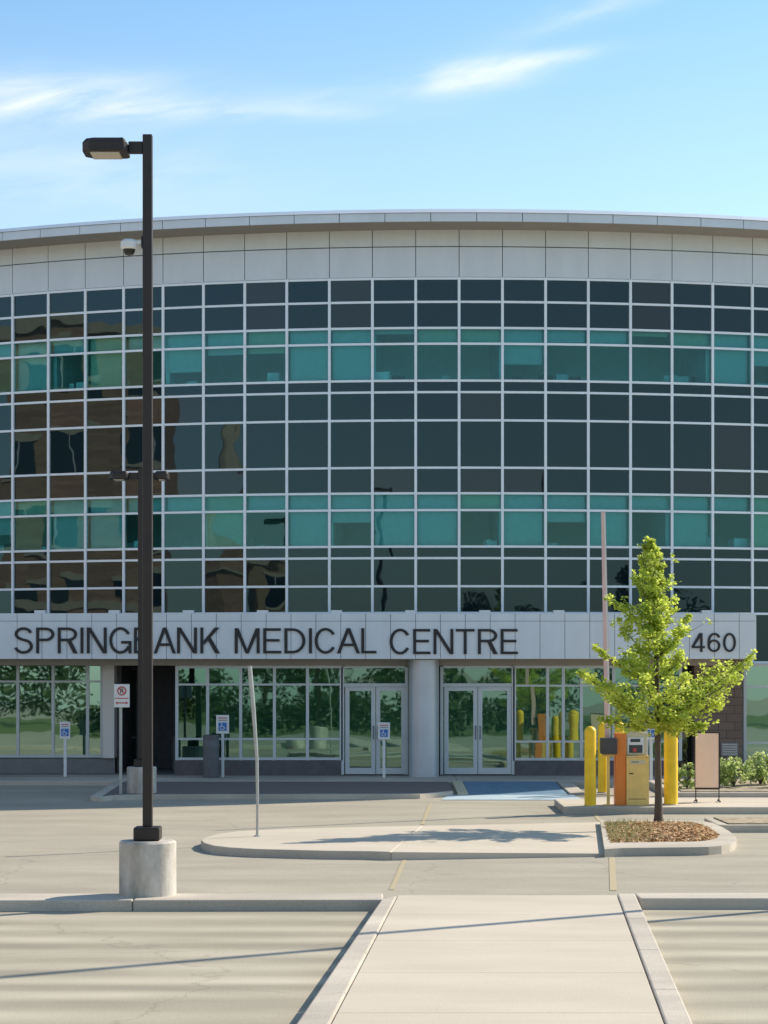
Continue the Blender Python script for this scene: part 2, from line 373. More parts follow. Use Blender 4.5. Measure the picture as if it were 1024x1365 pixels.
# building sidewalk, pavers, ramp
YB = 51.0; ZS = .10
step = 48.7
m = MB(); m.prism([(-26, step), (PX(610, 48.7), step), (PX(610, 48.7), 56), (-26, 56)], -.1, ZS, 'curb')
m.prism([(PX(610, 48.7)+.005, step-.02), (18, step-.02), (18, 56), (PX(610, 48.7)+.005, 56)], -.1, ZS-.003, 'curb')
struct(m.build('sidewalk', bevel=.02))
m = MB()
pp = [G(133, 1063, .09), G(150, 1061, .09), G(190, 1060, .09), G(560, 1059, .09), G(585, 1057, .09), G(604, 1055, .09)]
yy = step-.008
m.prism([(p.x, p.y+.28) for p in pp]+[(pp[-1].x, yy), (pp[0].x-.2, yy)], -.1, .085, 'paver'); struct(m.build('paving'))
m = MB()
for p, q in zip(pp, pp[1:]): m.prism([(p.x, p.y), (q.x, q.y), (q.x, q.y+.275), (p.x, p.y+.275)], -.1, .09, 'curb')
m.prism([(pp[0].x-.25, pp[0].y+.4), (pp[0].x, pp[0].y), (pp[0].x, pp[0].y+.275), (pp[0].x-.2, yy), (pp[0].x-.4, yy)], -.1, .09, 'curb')
struct(m.build('sidewalk_curb'))
m = MB(); x0, x1 = PX(622, 46.5), PX(750, 46.5)
m.prism([(x0, 45.1), (x1, 45.1), (x1, step-.03), (x0, step-.03)], -.1, lambda x, y: .012 if y < 46 else ZS-.01, 'blue'); struct(m.build('ramp'))
m = MB(); m.prism([(PX(588, 44), 43.5), (PX(776, 44), 43.5), (PX(770, 44), 45.09), (PX(600, 44), 45.09)], -.1, .01, 'paleblue'); struct(m.build('ramp_apron'))
m = MB()
for a, b in ((607, 621), (752, 772)): m.prism([(PX(a, 46.5), 45.1), (PX(b, 46.5), 45.1), (PX(b, 46.5), step-.03), (PX(a, 46.5), step-.03)], -.1, lambda x, y: .05 if y < 46 else ZS+.01, 'cream' if a < 700 else 'curb')
struct(m.build('ramp_curb', bevel=.015))
# pay island + right sidewalk
m = MB(); x0 = PX(752, 39.6)
m.prism([(x0+.1, 39.6), (16, 39.6), (16, 41.9), (x0, 41.9), (x0, 39.7)], -.1, ZK, 'concrete', 'curb'); struct(m.build('pay_island', bevel=.02))
m = MB(); m.prism([(PX(776, 44)+.01, 41.91), (16, 41.91), (16, 43.9), (PX(780, 44)+.01, 43.9)], -.1, .03, 'concrete'); struct(m.build('sidewalk'))
xb = PX(893, 44.5)
m = MB(); m.prism([(xb, 43.95), (16, 43.95), (16, 44.15), (xb+.2, 44.15), (xb+.2, 48.6), (xb, 48.6)], -.1, ZK, 'curb'); struct(m.build('planter_curb', bevel=.02))
m = MB(); m.prism([(xb+.205, 44.155), (16, 44.155), (16, 48.6), (xb+.205, 48.6)], -.1, ZK+.02, 'soil'); struct(m.build('mulch_bed'))
# painted lines
def strip(pts, w, k, name):
    m = MB()
    for (p, q) in zip(pts, pts[1:]):
        m.face([(p.x-w/2, p.y, p.z), (p.x+w/2, p.y, p.z), (q.x+w/2, q.y, q.z), (q.x-w/2, q.y, q.z)], k)
    return struct(m.build(name))
strip([G(522, 1186, .002), G(540, 1145, .002)], .065, 'yline', 'road_marking')
strip([G(563, 1099, .002), G(574, 1071, .002)], .065, 'yline', 'road_marking')
strip([G(818, 1187, .002), G(816, 1143, .002)], .09, 'yline', 'road_marking')
strip([G(800, 1094, .002), G(790, 1082, .002)], .08, 'yline', 'road_marking')
m = MB(); m.face([(-60, -70, .0), (70, -70, 0), (70, -8, 0), (-60, -8, 0)], 'grass'); struct(m.build('lawn'))

# ------------------------------------------------------------------ medical building
AX, AR, AY = 1.83, 28.0, 51.2; CY = AY+AR; PH = 1.056/AR
ROWS = [371.3, 402.5, 437.2, 458.3, 507.5, 522.8, 560.4, 623.5, 657.6, 680, 728.6, 744, 781.5, 817, 883]
RZ = [PZ(y, AY) for y in ROWS]
bld = thing('medical_centre', (AX, AY, 0), 'grey glass-fronted medical centre with curved upper floors and long sign band', 'building')
def cp(a, r, z): return Vector((AX+r*math.sin(a), CY-r*math.cos(a), z))
K0, K1 = -15, 11
zs_top = PZ(307, AY); zt = PZ(329, AY)
# mullions and transoms
for k in range(K0, K1+1):
    a = k*PH; m = MB(); zb = RZ[14] if k >= 7 else 3.3
    o, i = AR+.05, AR-.07; h = .032
    t = Vector((math.cos(a), math.sin(a), 0))
    P = [cp(a, o, 0)-t*h, cp(a, o, 0)+t*h, cp(a, i, 0)+t*h, cp(a, i, 0)-t*h]
    m.prism([xy(p) for p in P], zb, RZ[0]+.03, 'alu'); m.build('mullion', bld)
for r, z in enumerate(RZ):
    m = MB(); a0 = K0 if r < 13 else 7
    if r == 13: a0 = K0
    for k in range(a0, K1):
        m_ = PH; e = .0325/AR
        p = [cp(k*m_+e, AR+.035, 0), cp((k+1)*m_-e, AR+.035, 0), cp((k+1)*m_-e, AR-.06, 0), cp(k*m_+e, AR-.06, 0)]
        m.prism([xy(q) for q in p], z-.027, z+.027, 'alu')
    m.build('transom', bld)
def pane(m, k, z0, z1, kk, tilt=.007, rr=0.):
    e = .033/AR; a0, a1 = k*PH+e, (k+1)*PH-e
    p = [cp(a0, AR-rr, z0), cp(a1, AR-rr, z0), cp(a1, AR-rr, z1), cp(a0, AR-rr, z1)]
    nn = Vector((math.sin((a0+a1)/2), -math.cos((a0+a1)/2), 0))
    tx, tz = random.gauss(0, tilt), random.gauss(0, tilt*.6)
    w = (p[1]-p[0]).length/2; h = (z1-z0)/2
    off = [-w*tx-h*tz, w*tx-h*tz, w*tx+h*tz, -w*tx+h*tz]
    m.face([q+nn*o for q, o in zip(p, off)], kk)
for k in range(K0, K1):
    for grp in ((0, 1), (4, 5, 6, 7), (10, 11, 12)):
        m = MB(); m.nofix = True
        br = 'glass_span2' if random.random() < .3 else 'glass_span'
        for r in grp: pane(m, k, RZ[r+1]+.028, RZ[r]-.028, br if r in (1, 7, 0) or random.random() < .15 else 'glass_span')
        if grp[0] == 10 and k >= 7: pane(m, k, RZ[14]+.028, RZ[13]-.028, 'glass_span')
        m.build('spandrel_panel', bld)
    for fl, grp in enumerate(((2, 3), (8, 9))):
        m = MB(); m.nofix = True
        for r in grp: pane(m, k, RZ[r+1]+.028, RZ[r]-.028, 'glass_vis')
        w = m.build('window', bld)
        rt, rb = RZ[grp[0]], RZ[grp[1]+1]
        e = .05/AR; a0, a1 = k*PH+e, (k+1)*PH-e
        # roller blind behind the pane, drawn to varied heights
        u = random.random(); mid = RZ[grp[1]]
        zb = mid if u < .38 else (rt-(rt-rb)*random.uniform(.4, .75) if u < .6 else (rb+.02 if u < .9 else rt-.12))
        m = MB(); kk = 'blind2' if random.random() < .28 else 'blind'
        m.prism([xy(cp(a0, AR-.16, 0)), xy(cp(a1, AR-.16, 0)), xy(cp(a1, AR-.175, 0)), xy(cp(a0, AR-.175, 0))], zb, rt-.01, kk); m.build('blind', w)
        m = MB()
        for q in range(random.choice((0, 2, 3, 4))):
            c = cp(random.uniform(a0, a1), AR-random.uniform(.3, .9), 0); ww = random.uniform(.05, .22); hh = random.uniform(.05, .4)
            m.box(c.x-ww, c.x+ww, c.y-.1, c.y+.1, rb-.1, rb+hh*.75, random.choice(('clutter', 'clutter', 'desk')), rz=random.uniform(-.4, .4))
        if m.v: m.build('desk_clutter', w)
# rooms behind the windows
A0, A1 = K0*PH, K1*PH
for fl, grp in enumerate(((2, 3), (8, 9))):
    rt, rb = RZ[grp[0]], RZ[grp[1]+1]
    m = MB(); m.ring(AX, CY, AR-3.2, AR-3, rb-.9, rt+.15, A0, A1, 30, 'room')
    m.ring(AX, CY, AR-3, AR-.1, rb-.98, rb-.9, A0, A1, 30, 'desk')
    for k in range(K0, K1, 4):
        a = (k+random.choice((0, 1)))*PH; t = .05/AR
        m.ring(AX, CY, AR-3, AR-.3, rb-.9, rt+.05, a-t, a+t, 1, 'room')
    m.build('interior_wall', bld)
    m = MB(); m.ring(AX, CY, AR-3, AR-.1, rt+.05, rt+.12, A0, A1, 30, 'ceil'); m.build('ceiling', bld)
# backing for the spandrels
m = MB()
for z0, z1 in ((RZ[2]+.12, RZ[0]+.02), (RZ[8]+.12, RZ[4]-.03), (3.0, RZ[10]-.03)): m.ring(AX, CY, AR-.5, AR-.09, z0, z1, A0, A1, 30, 'seam')
m.build('spandrel_backing', bld)
# frieze panels
AL, ARR = R(-50), R(40)
m = MB(); m.ring(AX, CY, AR-.4, AR+.0, RZ[0]+.03, zs_top+.02, AL, ARR, 60, 'seam'); m.build('frieze_backing', bld)
m = MB()
k = int(AL/PH)
while k*PH < ARR:
    e = .009/AR
    for z0, z1, kk in ((RZ[0]+.035, zt-.012, 'panel'), (zt+.012, zs_top+.01, 'panel2')):
        m.ring(AX, CY, AR+.004, AR+(.045 if kk == 'panel2' else .04), z0, z1, k*PH+e, (k+1)*PH-e, 1, kk)
    k += 1
m.build('frieze', bld)
# side walls and end bays beyond the glazing
m = MB()
m.ring(AX, CY, AR-.3, AR, 0, RZ[0]+.028, AL, A0-.001, 10, 'panel'); m.ring(AX, CY, AR-.3, AR, 0, RZ[0]+.028, A1+.002, ARR, 10, 'panel')
pl, pr = cp(AL, AR, 0), cp(ARR, AR, 0)
m.box(pl.x, pl.x+.3, pl.y+.02, 92, 0, zs_top, 'panel'); m.box(pr.x-.3, pr.x, pr.y+.02, 92, 0, zs_top, 'panel'); m.box(pl.x+.31, pr.x-.31, 91.7, 92, 0, zs_top, 'panel')
m.build('wall', bld)
# roof slab with overhang
OV = 1.07; d1 = AY-OV
zc0, zc1, zc2 = PZ(295.5, d1), PZ(283.5, d1), PZ(277.5, d1)
m = MB(); arc = [cp(AL+(ARR-AL)*t/70, AR+OV-.06, 0) for t in range(71)]
m.prism([xy(p) for p in arc]+[(pr.x+.8, 93), (pl.x-.8, 93)], zs_top+.005, zc1-.03, 'soffit', 'seam'); m.build('roof', bld)
m = MB(); k = int(AL/PH)-1
while k*PH < ARR:
    e = .008/AR; off = .35*PH
    m.ring(AX, CY, AR+OV-.055, AR+OV, zs_top+.0, zc1, k*PH+off+e, (k+1)*PH+off-e, 1, 'panel')
    # sloping cap strip
    a0, a1 = k*PH+off, (k+1)*PH+off
    m.face([cp(a0, AR+OV+.03, zc1+.004), cp(a1, AR+OV+.03, zc1+.004), cp(a1, AR+OV-.16, zc2+.02), cp(a0, AR+OV-.16, zc2+.02)], 'panel')
    m.face([cp(a0, AR+OV-.16, zc2+.02), cp(a1, AR+OV-.16, zc2+.02), cp(a1, AR+OV-.5, zc1), cp(a0, AR+OV-.5, zc1)], 'panel')
    m.face([cp(a0, AR+OV+.03, zc1+.004), cp(a1, AR+OV+.03, zc1+.004), cp(a1, AR+OV-.05, zc1), cp(a0, AR+OV-.05, zc1)], 'seam')
    k += 1
m.nofix = True; m.build('roof_edge', bld)

# canopy sign band
YF = 50.0; zb_, zt_ = PZ(878.3, YF), PZ(817.6, YF); zsm = PZ(828, YF); XR = PX(1008, YF); XL = -24.0
m = MB(); m.box(XL, XR-.02, YF+.03, 53.5, zb_+.02, zt_-.01, 'seam')
pw = 33.2*YF/F; x = PX(222, YF)
while x > XL: x -= pw
while x < XR-.03:
    xe = min(x+pw, XR)
    for z0, z1 in ((zb_, zsm-.005), (zsm+.005, zt_)): m.box(x+.006, xe-.006, YF, YF+.028, z0, z1, 'panel')
    x += pw
m.box(XR-.018, XR+.01, YF+.03, 53.3, zb_, zt_, 'panel')
band = m.build('sign_band', bld)
m = MB()
for i in range(-3, 10):
    if i in (7,): pass
    c = PX(54+98.7*i, YF+.12); m.box(c-.13, c+.13, YF+.02, YF+.3, zt_+.001, zt_+.075, 'panel')
m.build('bracket', band)
m = MB(); m.box(XL, XR-.1, YF+.25, YB+1.6, zb_-.02, zb_+.016, 'soffit'); m.box(XL, XR-.6, YB-.15, YB+.15, zb_-.16, zb_-.021, 'soffit'); m.build('canopy_soffit', bld)

def arc(cx, cy, rx, ry, a0, a1, n=16): return [(cx+rx*math.cos(R(a0+(a1-a0)*i/n)), cy+ry*math.sin(R(a0+(a1-a0)*i/n))) for i in range(n+1)]
SW = .102; hs = SW/2
def glyph(c):
    """width, strokes ('l' centre lines, 'c' closed lines, 'p' filled polygons) on a cap height of 1"""
    v = lambda x: ('l', [(x, 0), (x, 1)])
    if c == 'I': return SW, [v(hs)]
    if c == 'L': W = .50; return W, [('l', [(hs, 1), (hs, hs), (W, hs)])]
    if c == 'E': W = .58; return W, [('l', [(W, 1-hs), (hs, 1-hs), (hs, hs), (W+.01, hs)]), ('l', [(SW, .52), (W-.04, .52)])]
    if c == 'T': W = .64; return W, [('l', [(0, 1-hs), (W, 1-hs)]), ('l', [(W/2, 0), (W/2, 1-SW)])]
    if c == 'N': W = .68; return W, [v(hs), v(W-hs), ('p', [(.0, 1), (.13, 1), (W, 0), (W-.13, 0)])]
    if c == 'M': W = .82; return W, [v(hs), v(W-hs), ('p', [(.0, 1), (.13, 1), (W/2+.052, 0), (W/2-.052, 0)]), ('p', [(W, 1), (W-.13, 1), (W/2-.052, 0), (W/2+.052, 0)])]
    if c == 'A': W = .76; return W, [('p', [(W/2-.06, 1), (W/2+.055, 1), (.112, 0), (0, 0)]), ('p', [(W/2-.055, 1), (W/2+.06, 1), (W, 0), (W-.112, 0)]), ('l', [(W*.24, .34), (W*.76, .34)])]
    if c == 'K': W = .66; return W, [v(hs), ('p', [(.12, .32), (.12, .50), (W-.17, 1), (W-.005, 1)]), ('p', [(.25, .52), (.355, .615), (W+.01, 0), (W-.15, 0)])]
    if c in 'PR':
        W = .62 if c == 'P' else .66; t = .735; ry = 1-hs-t; b = t-ry
        st = [v(hs), ('l', [(SW, 1-hs), (W-.30, 1-hs)]+arc(W-.30, t, .30-hs, ry, 90, -90)[1:-1]+[(W-.30, b), (SW, b)])]
        if c == 'R': st.append(('p', [(W-.36, b), (W-.21, b), (W+.02, 0), (W-.13, 0)]))
        return W, st
    if c == 'B':
        W = .63; return W, [v(hs), ('l', [(SW, 1-hs), (W-.30, 1-hs)]+arc(W-.30, .752, .27-hs, .184, 90, -90)[1:-1]+[(W-.30, .568), (SW, .568)]), ('l', [(SW, .53), (W-.29, .53)]+arc(W-.29, .298, .29-hs, .233, 90, -90)[1:-1]+[(W-.29, hs), (SW, hs)])]
    if c == 'D': W = .69; return W, [v(hs), ('l', [(SW, 1-hs), (W-.42, 1-hs)]+arc(W-.42, .5, .42-hs, .5-hs, 90, -90, 22)[1:-1]+[(W-.42, hs), (SW, hs)])]
    if c == 'C': W = .72; return W, [('l', arc(W/2, .5, W/2-hs, .515-hs, 33, 327, 30))]
    if c == 'G': W = .76; return W, [('l', arc(W/2, .5, W/2-hs, .515-hs, 33, 330, 30)), ('l', [(W*.54, .43), (W-hs, .43), (W-hs, .0)])]
    if c == 'S': W = .64; return W, [('l', arc(W/2, .75, W/2-hs-.02, .26-hs, 12, 245, 18)+arc(W/2, .275, W/2-hs, .29-hs, 62, -168, 20))]
    if c == '4': W = .58; return W, [('l', [(W*.73, 0), (W*.73, 1)]), ('p', [(W*.73-.09, 1), (W*.73-.0, 1), (W*.73, .86), (.12, .30), (0, .30)]), ('l', [(0, .255), (W, .255)])]
    if c == '6': W = .56; return W, [('c', arc(W/2, .325, W/2-hs, .335-hs, 0, 340, 17)), ('l', [(hs, .325), (hs, .45)]+arc(W/2+.02, .56, W/2-hs+.02, .45-hs, 172, 32, 14))]
    if c == '0': W = .56; return W, [('c', arc(W/2, .5, W/2-hs, .51-hs, 0, 345, 23))]
def ribbon(m, pts, w, y0, y1, tr, closed=False):
    P_ = [Vector((a, b)) for a, b in pts]; n = len(P_); L_ = []; R_ = []
    for i, p in enumerate(P_):
        a = P_[i-1] if (i or closed) else None; b = P_[(i+1) % n] if (i < n-1 or closed) else None
        d1 = (p-a).normalized() if a is not None else None; d2 = (b-p).normalized() if b is not None else None
        if d1 is None: d1 = d2
        if d2 is None: d2 = d1
        t = (d1+d2).normalized(); nn = Vector((-t.y, t.x)); k = 1/max(.4, nn.dot(Vector((-d1.y, d1.x))))
        L_.append(p+nn*w/2*k); R_.append(p-nn*w/2*k)
    for i in range(n if closed else n-1):
        j = (i+1) % n
        slab(m, [L_[i], L_[j], R_[j], R_[i]], y0, y1, tr)
def slab(m, q, y0, y1, tr):
    f = [tr(p[0], p[1], y0) for p in q]; b = [tr(p[0], p[1], y1) for p in q]; k = 'letter'
    m.face(f, k)
    for i in range(len(q)):
        j = (i+1) % len(q); m.face([f[i], f[j], b[j], b[i]], k)
def words(txt, x0, x1, y0, y1):
    gaps = [.115-(.075 if 'A' in (a, b) else 0)-(.03 if a in 'CGL' or b in 'CGT' else 0) for a, b in zip(txt, txt[1:])]+[0]
    tot = sum(glyph(c)[0] for c in txt)+sum(gaps)
    wx0, wx1, wz0, wz1 = PX(x0, YF), PX(x1, YF), PZ(y1, YF), PZ(y0, YF); sx = (wx1-wx0)/tot; sz = wz1-wz0; x = 0
    for c, gap in zip(txt, gaps):
        W, st = glyph(c); m = MB(); m.nofix = True
        for i, (kind, pts) in enumerate(st):
            tr = lambda a, b, y: Vector((wx0+(x+a)*sx, y, wz0+b*sz)); yf = YF-.035-.002*i
            if kind == 'p': slab(m, pts, yf, YF-.012, tr)
            else: ribbon(m, pts, SW, yf, YF-.012, tr, kind == 'c')
        m.build('letter', band); x += W+gap
words('SPRINGBANK', 19, 293, 836.5, 871)
words('MEDICAL', 313, 502, 837.5, 871)
words('CENTRE', 519.5, 690, 838.5, 872)
words('460', 922, 981, 844, 869)

# ground floor
def bar(m, x0, x1, y0, y1, Y, k='alu_frame', dep=.12, front=.05):   # bar by pixel extents on a wall plane
    m.box(PX(x0, Y), PX(x1, Y), Y-front, Y-front+dep, PZ(y1, Y), PZ(y0, Y), k)
def shopfront(xs, ytop, ybot, trans, Y, last=True, t=4.0, gk='glass_gf'):
    for i, (a, b) in enumerate(zip(xs, xs[1:])):
        m = MB(); m.nofix = True
        rows = [ytop]+list(trans)+[ybot]
        for r0, r1 in zip(rows, rows[1:]):
            x0, x1, z1, z0 = PX(a+t*.4, Y), PX(b-t*.4, Y), PZ(r0+1, Y), PZ(r1-1, Y)
            tx, tz = random.gauss(0, .006), random.gauss(-.0085, .0015); w = (x1-x0)/2; h = (z1-z0)/2
            m.face([(x0, Y+w*tx+h*tz, z0), (x1, Y-w*tx+h*tz, z0), (x1, Y-w*tx-h*tz, z1), (x0, Y+w*tx-h*tz, z1)], gk)
        w_ = m.build('window', bld)
        m = MB(); bar(m, a-t/2, a+t/2, ytop-1.5, ybot+2, Y)
        if i == len(xs)-2 and last: bar(m, b-t/2, b+t/2, ytop-1.5, ybot+2, Y)
        for r in rows:
            hh = 1.3 if r in trans else 1.8
            bar(m, a+t/2, b-t/2, r-hh, r+hh, Y, dep=.10, front=.042)
        m.build('frame', w_)
def wallbox(x0, x1, Y, dep, y0, z0, k, name='wall'):
    m = MB(); m.box(PX(x0, Y), PX(x1, Y), Y, Y+dep, z0, PZ(y0, Y), k); return m.build(name, bld)
YL = 52.0
shopfront([-150, -102, -56, -20, 24, 71, 117, 136], 880, 1008, (908.5,), YL)
wallbox(-380, -152, YL, .3, 878, .0, 'greywall')
wallbox(-380, 153, YL-.12, .1, 1011.5, ZS-.02, 'greywall', 'base_wall')
m = MB(); m.box(PX(139, YL), PX(154, YL), YL-.25, YL+.3, PZ(1010, YL), PZ(879, YL), 'armwhite'); m.build('pier', bld)
# recessed entrance
YR = 54.5
wallbox(153, 252, YR, .2, 870, 0, 'darkwall')
m = MB(); m.box(PX(236, YB)-.02, PX(236, YB)+.1, YB+.2, YR, 0, PZ(880, YB), 'darkwall'); m.box(PX(153, YL)+.01, PX(153, YL)+.12, YL+.35, YR, 0, PZ(880, YL), 'darkwall'); m.build('recess_wall', bld)
m = MB(); Yd = YR-.06
bar(m, 160, 184, 892, 1026, Yd, 'glass_dark', .03, 0)
dr = m.build('door', bld); m = MB()
for a, b, c, d in ((158, 161, 890, 1027), (182, 186, 890, 1027), (161, 182, 890, 893), (161, 182, 982, 984)): bar(m, a, b, c, d, Yd, 'bin', .05, .03)
m.build('frame', dr)
# centre glazing
shopfront([236, 277, 321, 366, 410, 455], 889, 1011.5, (912.5, 985), YB, gk='glass_mid')
wallbox(233, 455, YB-.06, .25, 1014, 0, 'darkwall', 'base_wall')
def doorset(xs, fr, y0, y1, Y):
    """doors: xs = leaf boundaries"""
    m = MB(); 
    bar(m, fr[0], fr[0]+4, 889, y1, Y); bar(m, fr[1]-4, fr[1], 889, y1, Y); bar(m, fr[0]+4, fr[1]-4, 911, 915.5, Y, dep=.1, front=.045); bar(m, fr[0]+4, fr[1]-4, 887.5, 890.5, Y, dep=.1, front=.045)
    f = m.build('door_frame', bld)
    m = MB(); m.nofix = True
    m.face([(PX(fr[0]+3, Y), Y+.02, PZ(912, Y)), (PX(fr[1]-3, Y), Y+.02, PZ(912, Y)), (PX(fr[1]-3, Y), Y+.02, PZ(890, Y)), (PX(fr[0]+3, Y), Y+.02, PZ(890, Y))], 'glass_door'); m.build('transom_window', f)
    for i, (a, b) in enumerate(zip(xs, xs[1:])):
        m = MB(); st = 6.0
        bar(m, a+.4, a+st, y0, y1-.5, Y, dep=.05, front=.03); bar(m, b-st, b-.4, y0, y1-.5, Y, dep=.05, front=.03)
        bar(m, a+st, b-st, y0, y0+5, Y, dep=.05, front=.03); bar(m, a+st, b-st, y1-9, y1-.5, Y, dep=.05, front=.03)
        d = m.build('door', bld)
        m = MB(); m.nofix = True; tx = random.gauss(0, .008)*.4
        m.face([(PX(a+st-.5, Y), Y+tx, PZ(y1-8, Y)), (PX(b-st+.5, Y), Y-tx, PZ(y1-8, Y)), (PX(b-st+.5, Y), Y-tx+.017, PZ(y0+4, Y)), (PX(a+st-.5, Y), Y+tx+.017, PZ(y0+4, Y))], 'glass_door'); m.build('pane', d)
        m = MB(); hx = b-3 if i == 0 else a+3
        X = PX(hx, Y); m.tube([(X, Y-.035, PZ(968, Y)), (X, Y-.09, PZ(968, Y)), (X, Y-.09, PZ(985, Y)), (X, Y-.035, PZ(985, Y))], .012, 'bin', 8)
        m.build('handle', d)
doorset([460, 501, 541], (455, 544), 916, 1032.5, YB)
doorset([592, 637, 682], (587, 686), 916, 1032.5, YB)
shopfront([686, 730, 751, 775, 818, 862, 907], 889, 1012, (914, 988.5), YB, gk='glass_door')
wallbox(686, 905, YB-.06, .25, 1014.5, 0, 'darkwall', 'base_wall')
wallbox(544.3, 586.7, YB+.1, .2, 880, 0, 'darkwall')
m = MB(); m.lathe(PX(565, 50.55), 50.55, [(.38, 0), (.38, .06), (.365, .07), (.365, zb_-.02)], 'column', 40)
m.build('column', bld, smooth=True)
# right end: dark door bay, brown block wall, window beyond
wallbox(907.5, 926, YB+.5, .2, 879, 0, 'glass_dark')
YW = 50.9
m = MB(); m.box(PX(926, YW), PX(990, YW), YW, YW+2.5, 0, zb_-.021, 'brickwall'); m.build('wall', bld)
m = MB(); X0, X1 = PX(961, YW), PX(984, YW)
m.box(X0, X1, YW-.05, YW-.002, PZ(1008, YW), PZ(990, YW), 'greywall')
for i in range(5): m.box(X0+.03, X1-.03, YW-.06, YW-.051, PZ(1006-i*3.2, YW), PZ(1004.4-i*3.2, YW), 'galv')
m.build('vent', bld)
YQ = 51.6
shopfront([993, 1040, 1087, 1134], 886, 1035, (915, 990), YQ)
m = MB(); m.box(PX(990, YQ), 20, YQ-.1, YQ+.4, PZ(885, YQ), RZ[14]-.03, 'panel'); m.build('band', bld)
# ground-floor interior
m = MB(); m.box(-24, 14, 57.5, 57.7, 0, 3.2, 'room'); m.box(-24, 14, YB+1.61, 57.49, zb_+.02, zb_+.1, 'ceil')
m.build('interior_wall', bld)
m = MB(); m.box(-24, 14, YB+.3, 57.4, ZS, ZS+.003, 'greywall'); m.build('interior_floor', bld)
for x in (246, 300, 350, 398, 430, 700, 742, 790):
    m = MB(); X = PX(x, 52.5); m.box(X-.3, X+.3, 52.6, 53.1, ZS+.004, ZS+.004+random.uniform(.5, .95), random.choice(('desk', 'clutter', 'brickwall')))
    m.build('seat', bld)

# ------------------------------------------------------------------ street lamps
def lamp_head(m, x0, x1, Y, z0, z1, k='bronze', depth=.36):
    pass
def big_lamp(name_loc, label, heads, pole_h, base_top, base_r, pw, cam=False):
    X, Y = name_loc
    t = thing('street_lamp', (X, Y, 0), label, 'street lamp', 'street lamps in the car park')
    m = MB(); m.lathe(X, Y, [(base_r, -.05), (base_r, base_top-.025), (base_r-.022, base_top)], 'base', 48); m.build('concrete_base', t, smooth=True)
    m = MB(); m.box(X-.155, X+.155, Y-.155, Y+.155, base_top, base_top+.16, 'bronze'); m.build('base_cover', t, bevel=.02)
    m = MB(); m.box(X-pw/2, X+pw/2, Y-pw/2, Y+pw/2, base_top+.161, pole_h, 'bronze'); m.build('pole', t, bevel=.008)
    for s_, arm, hl, hw, hh in heads:
        z = pole_h-.14-.06
        m = MB(); m.box(min(X+s_*(pw/2+.002), X+s_*(pw/2+arm)), max(X+s_*(pw/2+.002), X+s_*(pw/2+arm)), Y-.035, Y+.035, z-.02, z+.12, 'bronze'); a = m.build('arm', t, bevel=.008)
        m = MB(); xa = X+s_*(pw/2+arm+.002); xb = xa+s_*hl
        lo, hi = min(xa, xb), max(xa, xb)
        # tapered head, rounded plan
        def ringp(z_, ins): 
            c = .09
            return [(lo+ins, Y-hw/2+c), (lo+ins+c, Y-hw/2+ins), (hi-ins-c*.4, Y-hw/2+ins), (hi-ins, Y-hw/2+c*.4), (hi-ins, Y+hw/2-c*.4), (hi-ins-c*.4, Y+hw/2-ins), (lo+ins+c, Y+hw/2-ins), (lo+ins, Y+hw/2-c)]
        layers = [(z-.035, .012), (z-.02, 0), (z-.035+hh*.7, .0), (z-.035+hh, .05)]
        n0 = len(m.v)
        for z_, ins in layers: m.v += [Vector((a_, b_, z_)) for a_, b_ in ringp(z_, ins)]
        i_ = m.mi('bronze')
        for q in range(len(layers)-1):
            for w in range(8):
                m.f.append([n0+q*8+w, n0+q*8+(w+1) % 8, n0+(q+1)*8+(w+1) % 8, n0+(q+1)*8+w]); m.m.append(i_)
        m.f.append([n0+7-w for w in range(8)]); m.m.append(i_); m.f.append([n0+24+w for w in range(8)]); m.m.append(i_)
        h = m.build('lamp_head', t, bevel=.01)
        m = MB(); m.box(lo+.10, hi-.09, Y-hw/2+.05, Y+hw/2-.05, z-.05, z-.036, 'lens'); m.build('lens', h)
    return t
XLp, YLp = PX(197, 24.85), 24.85
lp = big_lamp((XLp, YLp), 'tall brown single-head street lamp on round concrete base at the near curb', [(-1, .17, .53, .42, .17)], PZ(180, 24.85), .77, .337, .112)
# cctv on the pole
m = MB(); zc = PZ(324, YLp)
m.box(XLp-.20, XLp-.057, YLp-.03, YLp+.03, zc-.015, zc+.03, 'white'); m.box(XLp-.075, XLp-.057, YLp-.05, YLp+.05, zc-.06, zc+.08, 'bronze')
cam = m.build('security_camera', lp, bevel=.008); xc_ = XLp-.22
m = MB(); m.lathe(xc_, YLp, [(.0, zc+.045), (.07, zc+.04), (.10, zc+.01), (.10, zc-.055), (.085, zc-.075)], 'white', 24); m.build('housing', cam, smooth=True)
m = MB(); m.lathe(xc_, YLp, [(.075, zc-.072), (.07, zc-.10), (.05, zc-.135), (.0, zc-.15)], 'black', 24); m.build('dome', cam, smooth=True)
Y2 = 44.6
big_lamp((PX(189, Y2), Y2), 'brown twin-head street lamp on pale concrete base beside the no-parking sign', [(-1, .20, .40, .4, .18), (1, .20, .30, .4, .18)], PZ(625, Y2), PZ(1022, Y2), .315, .15)
big_lamp((9.3, 27.3), 'brown street lamp standing on the curb beyond the right edge of the photo', [(-1, .17, .53, .42, .17)], 11.2, .77, .337, .112)
big_lamp((-14.2, -24), 'brown twin-head street lamp behind the viewer, seen mirrored in the glass', [(-1, .25, .5, .4, .18), (1, .25, .5, .4, .18)], 8.1, .77, .337, .13)

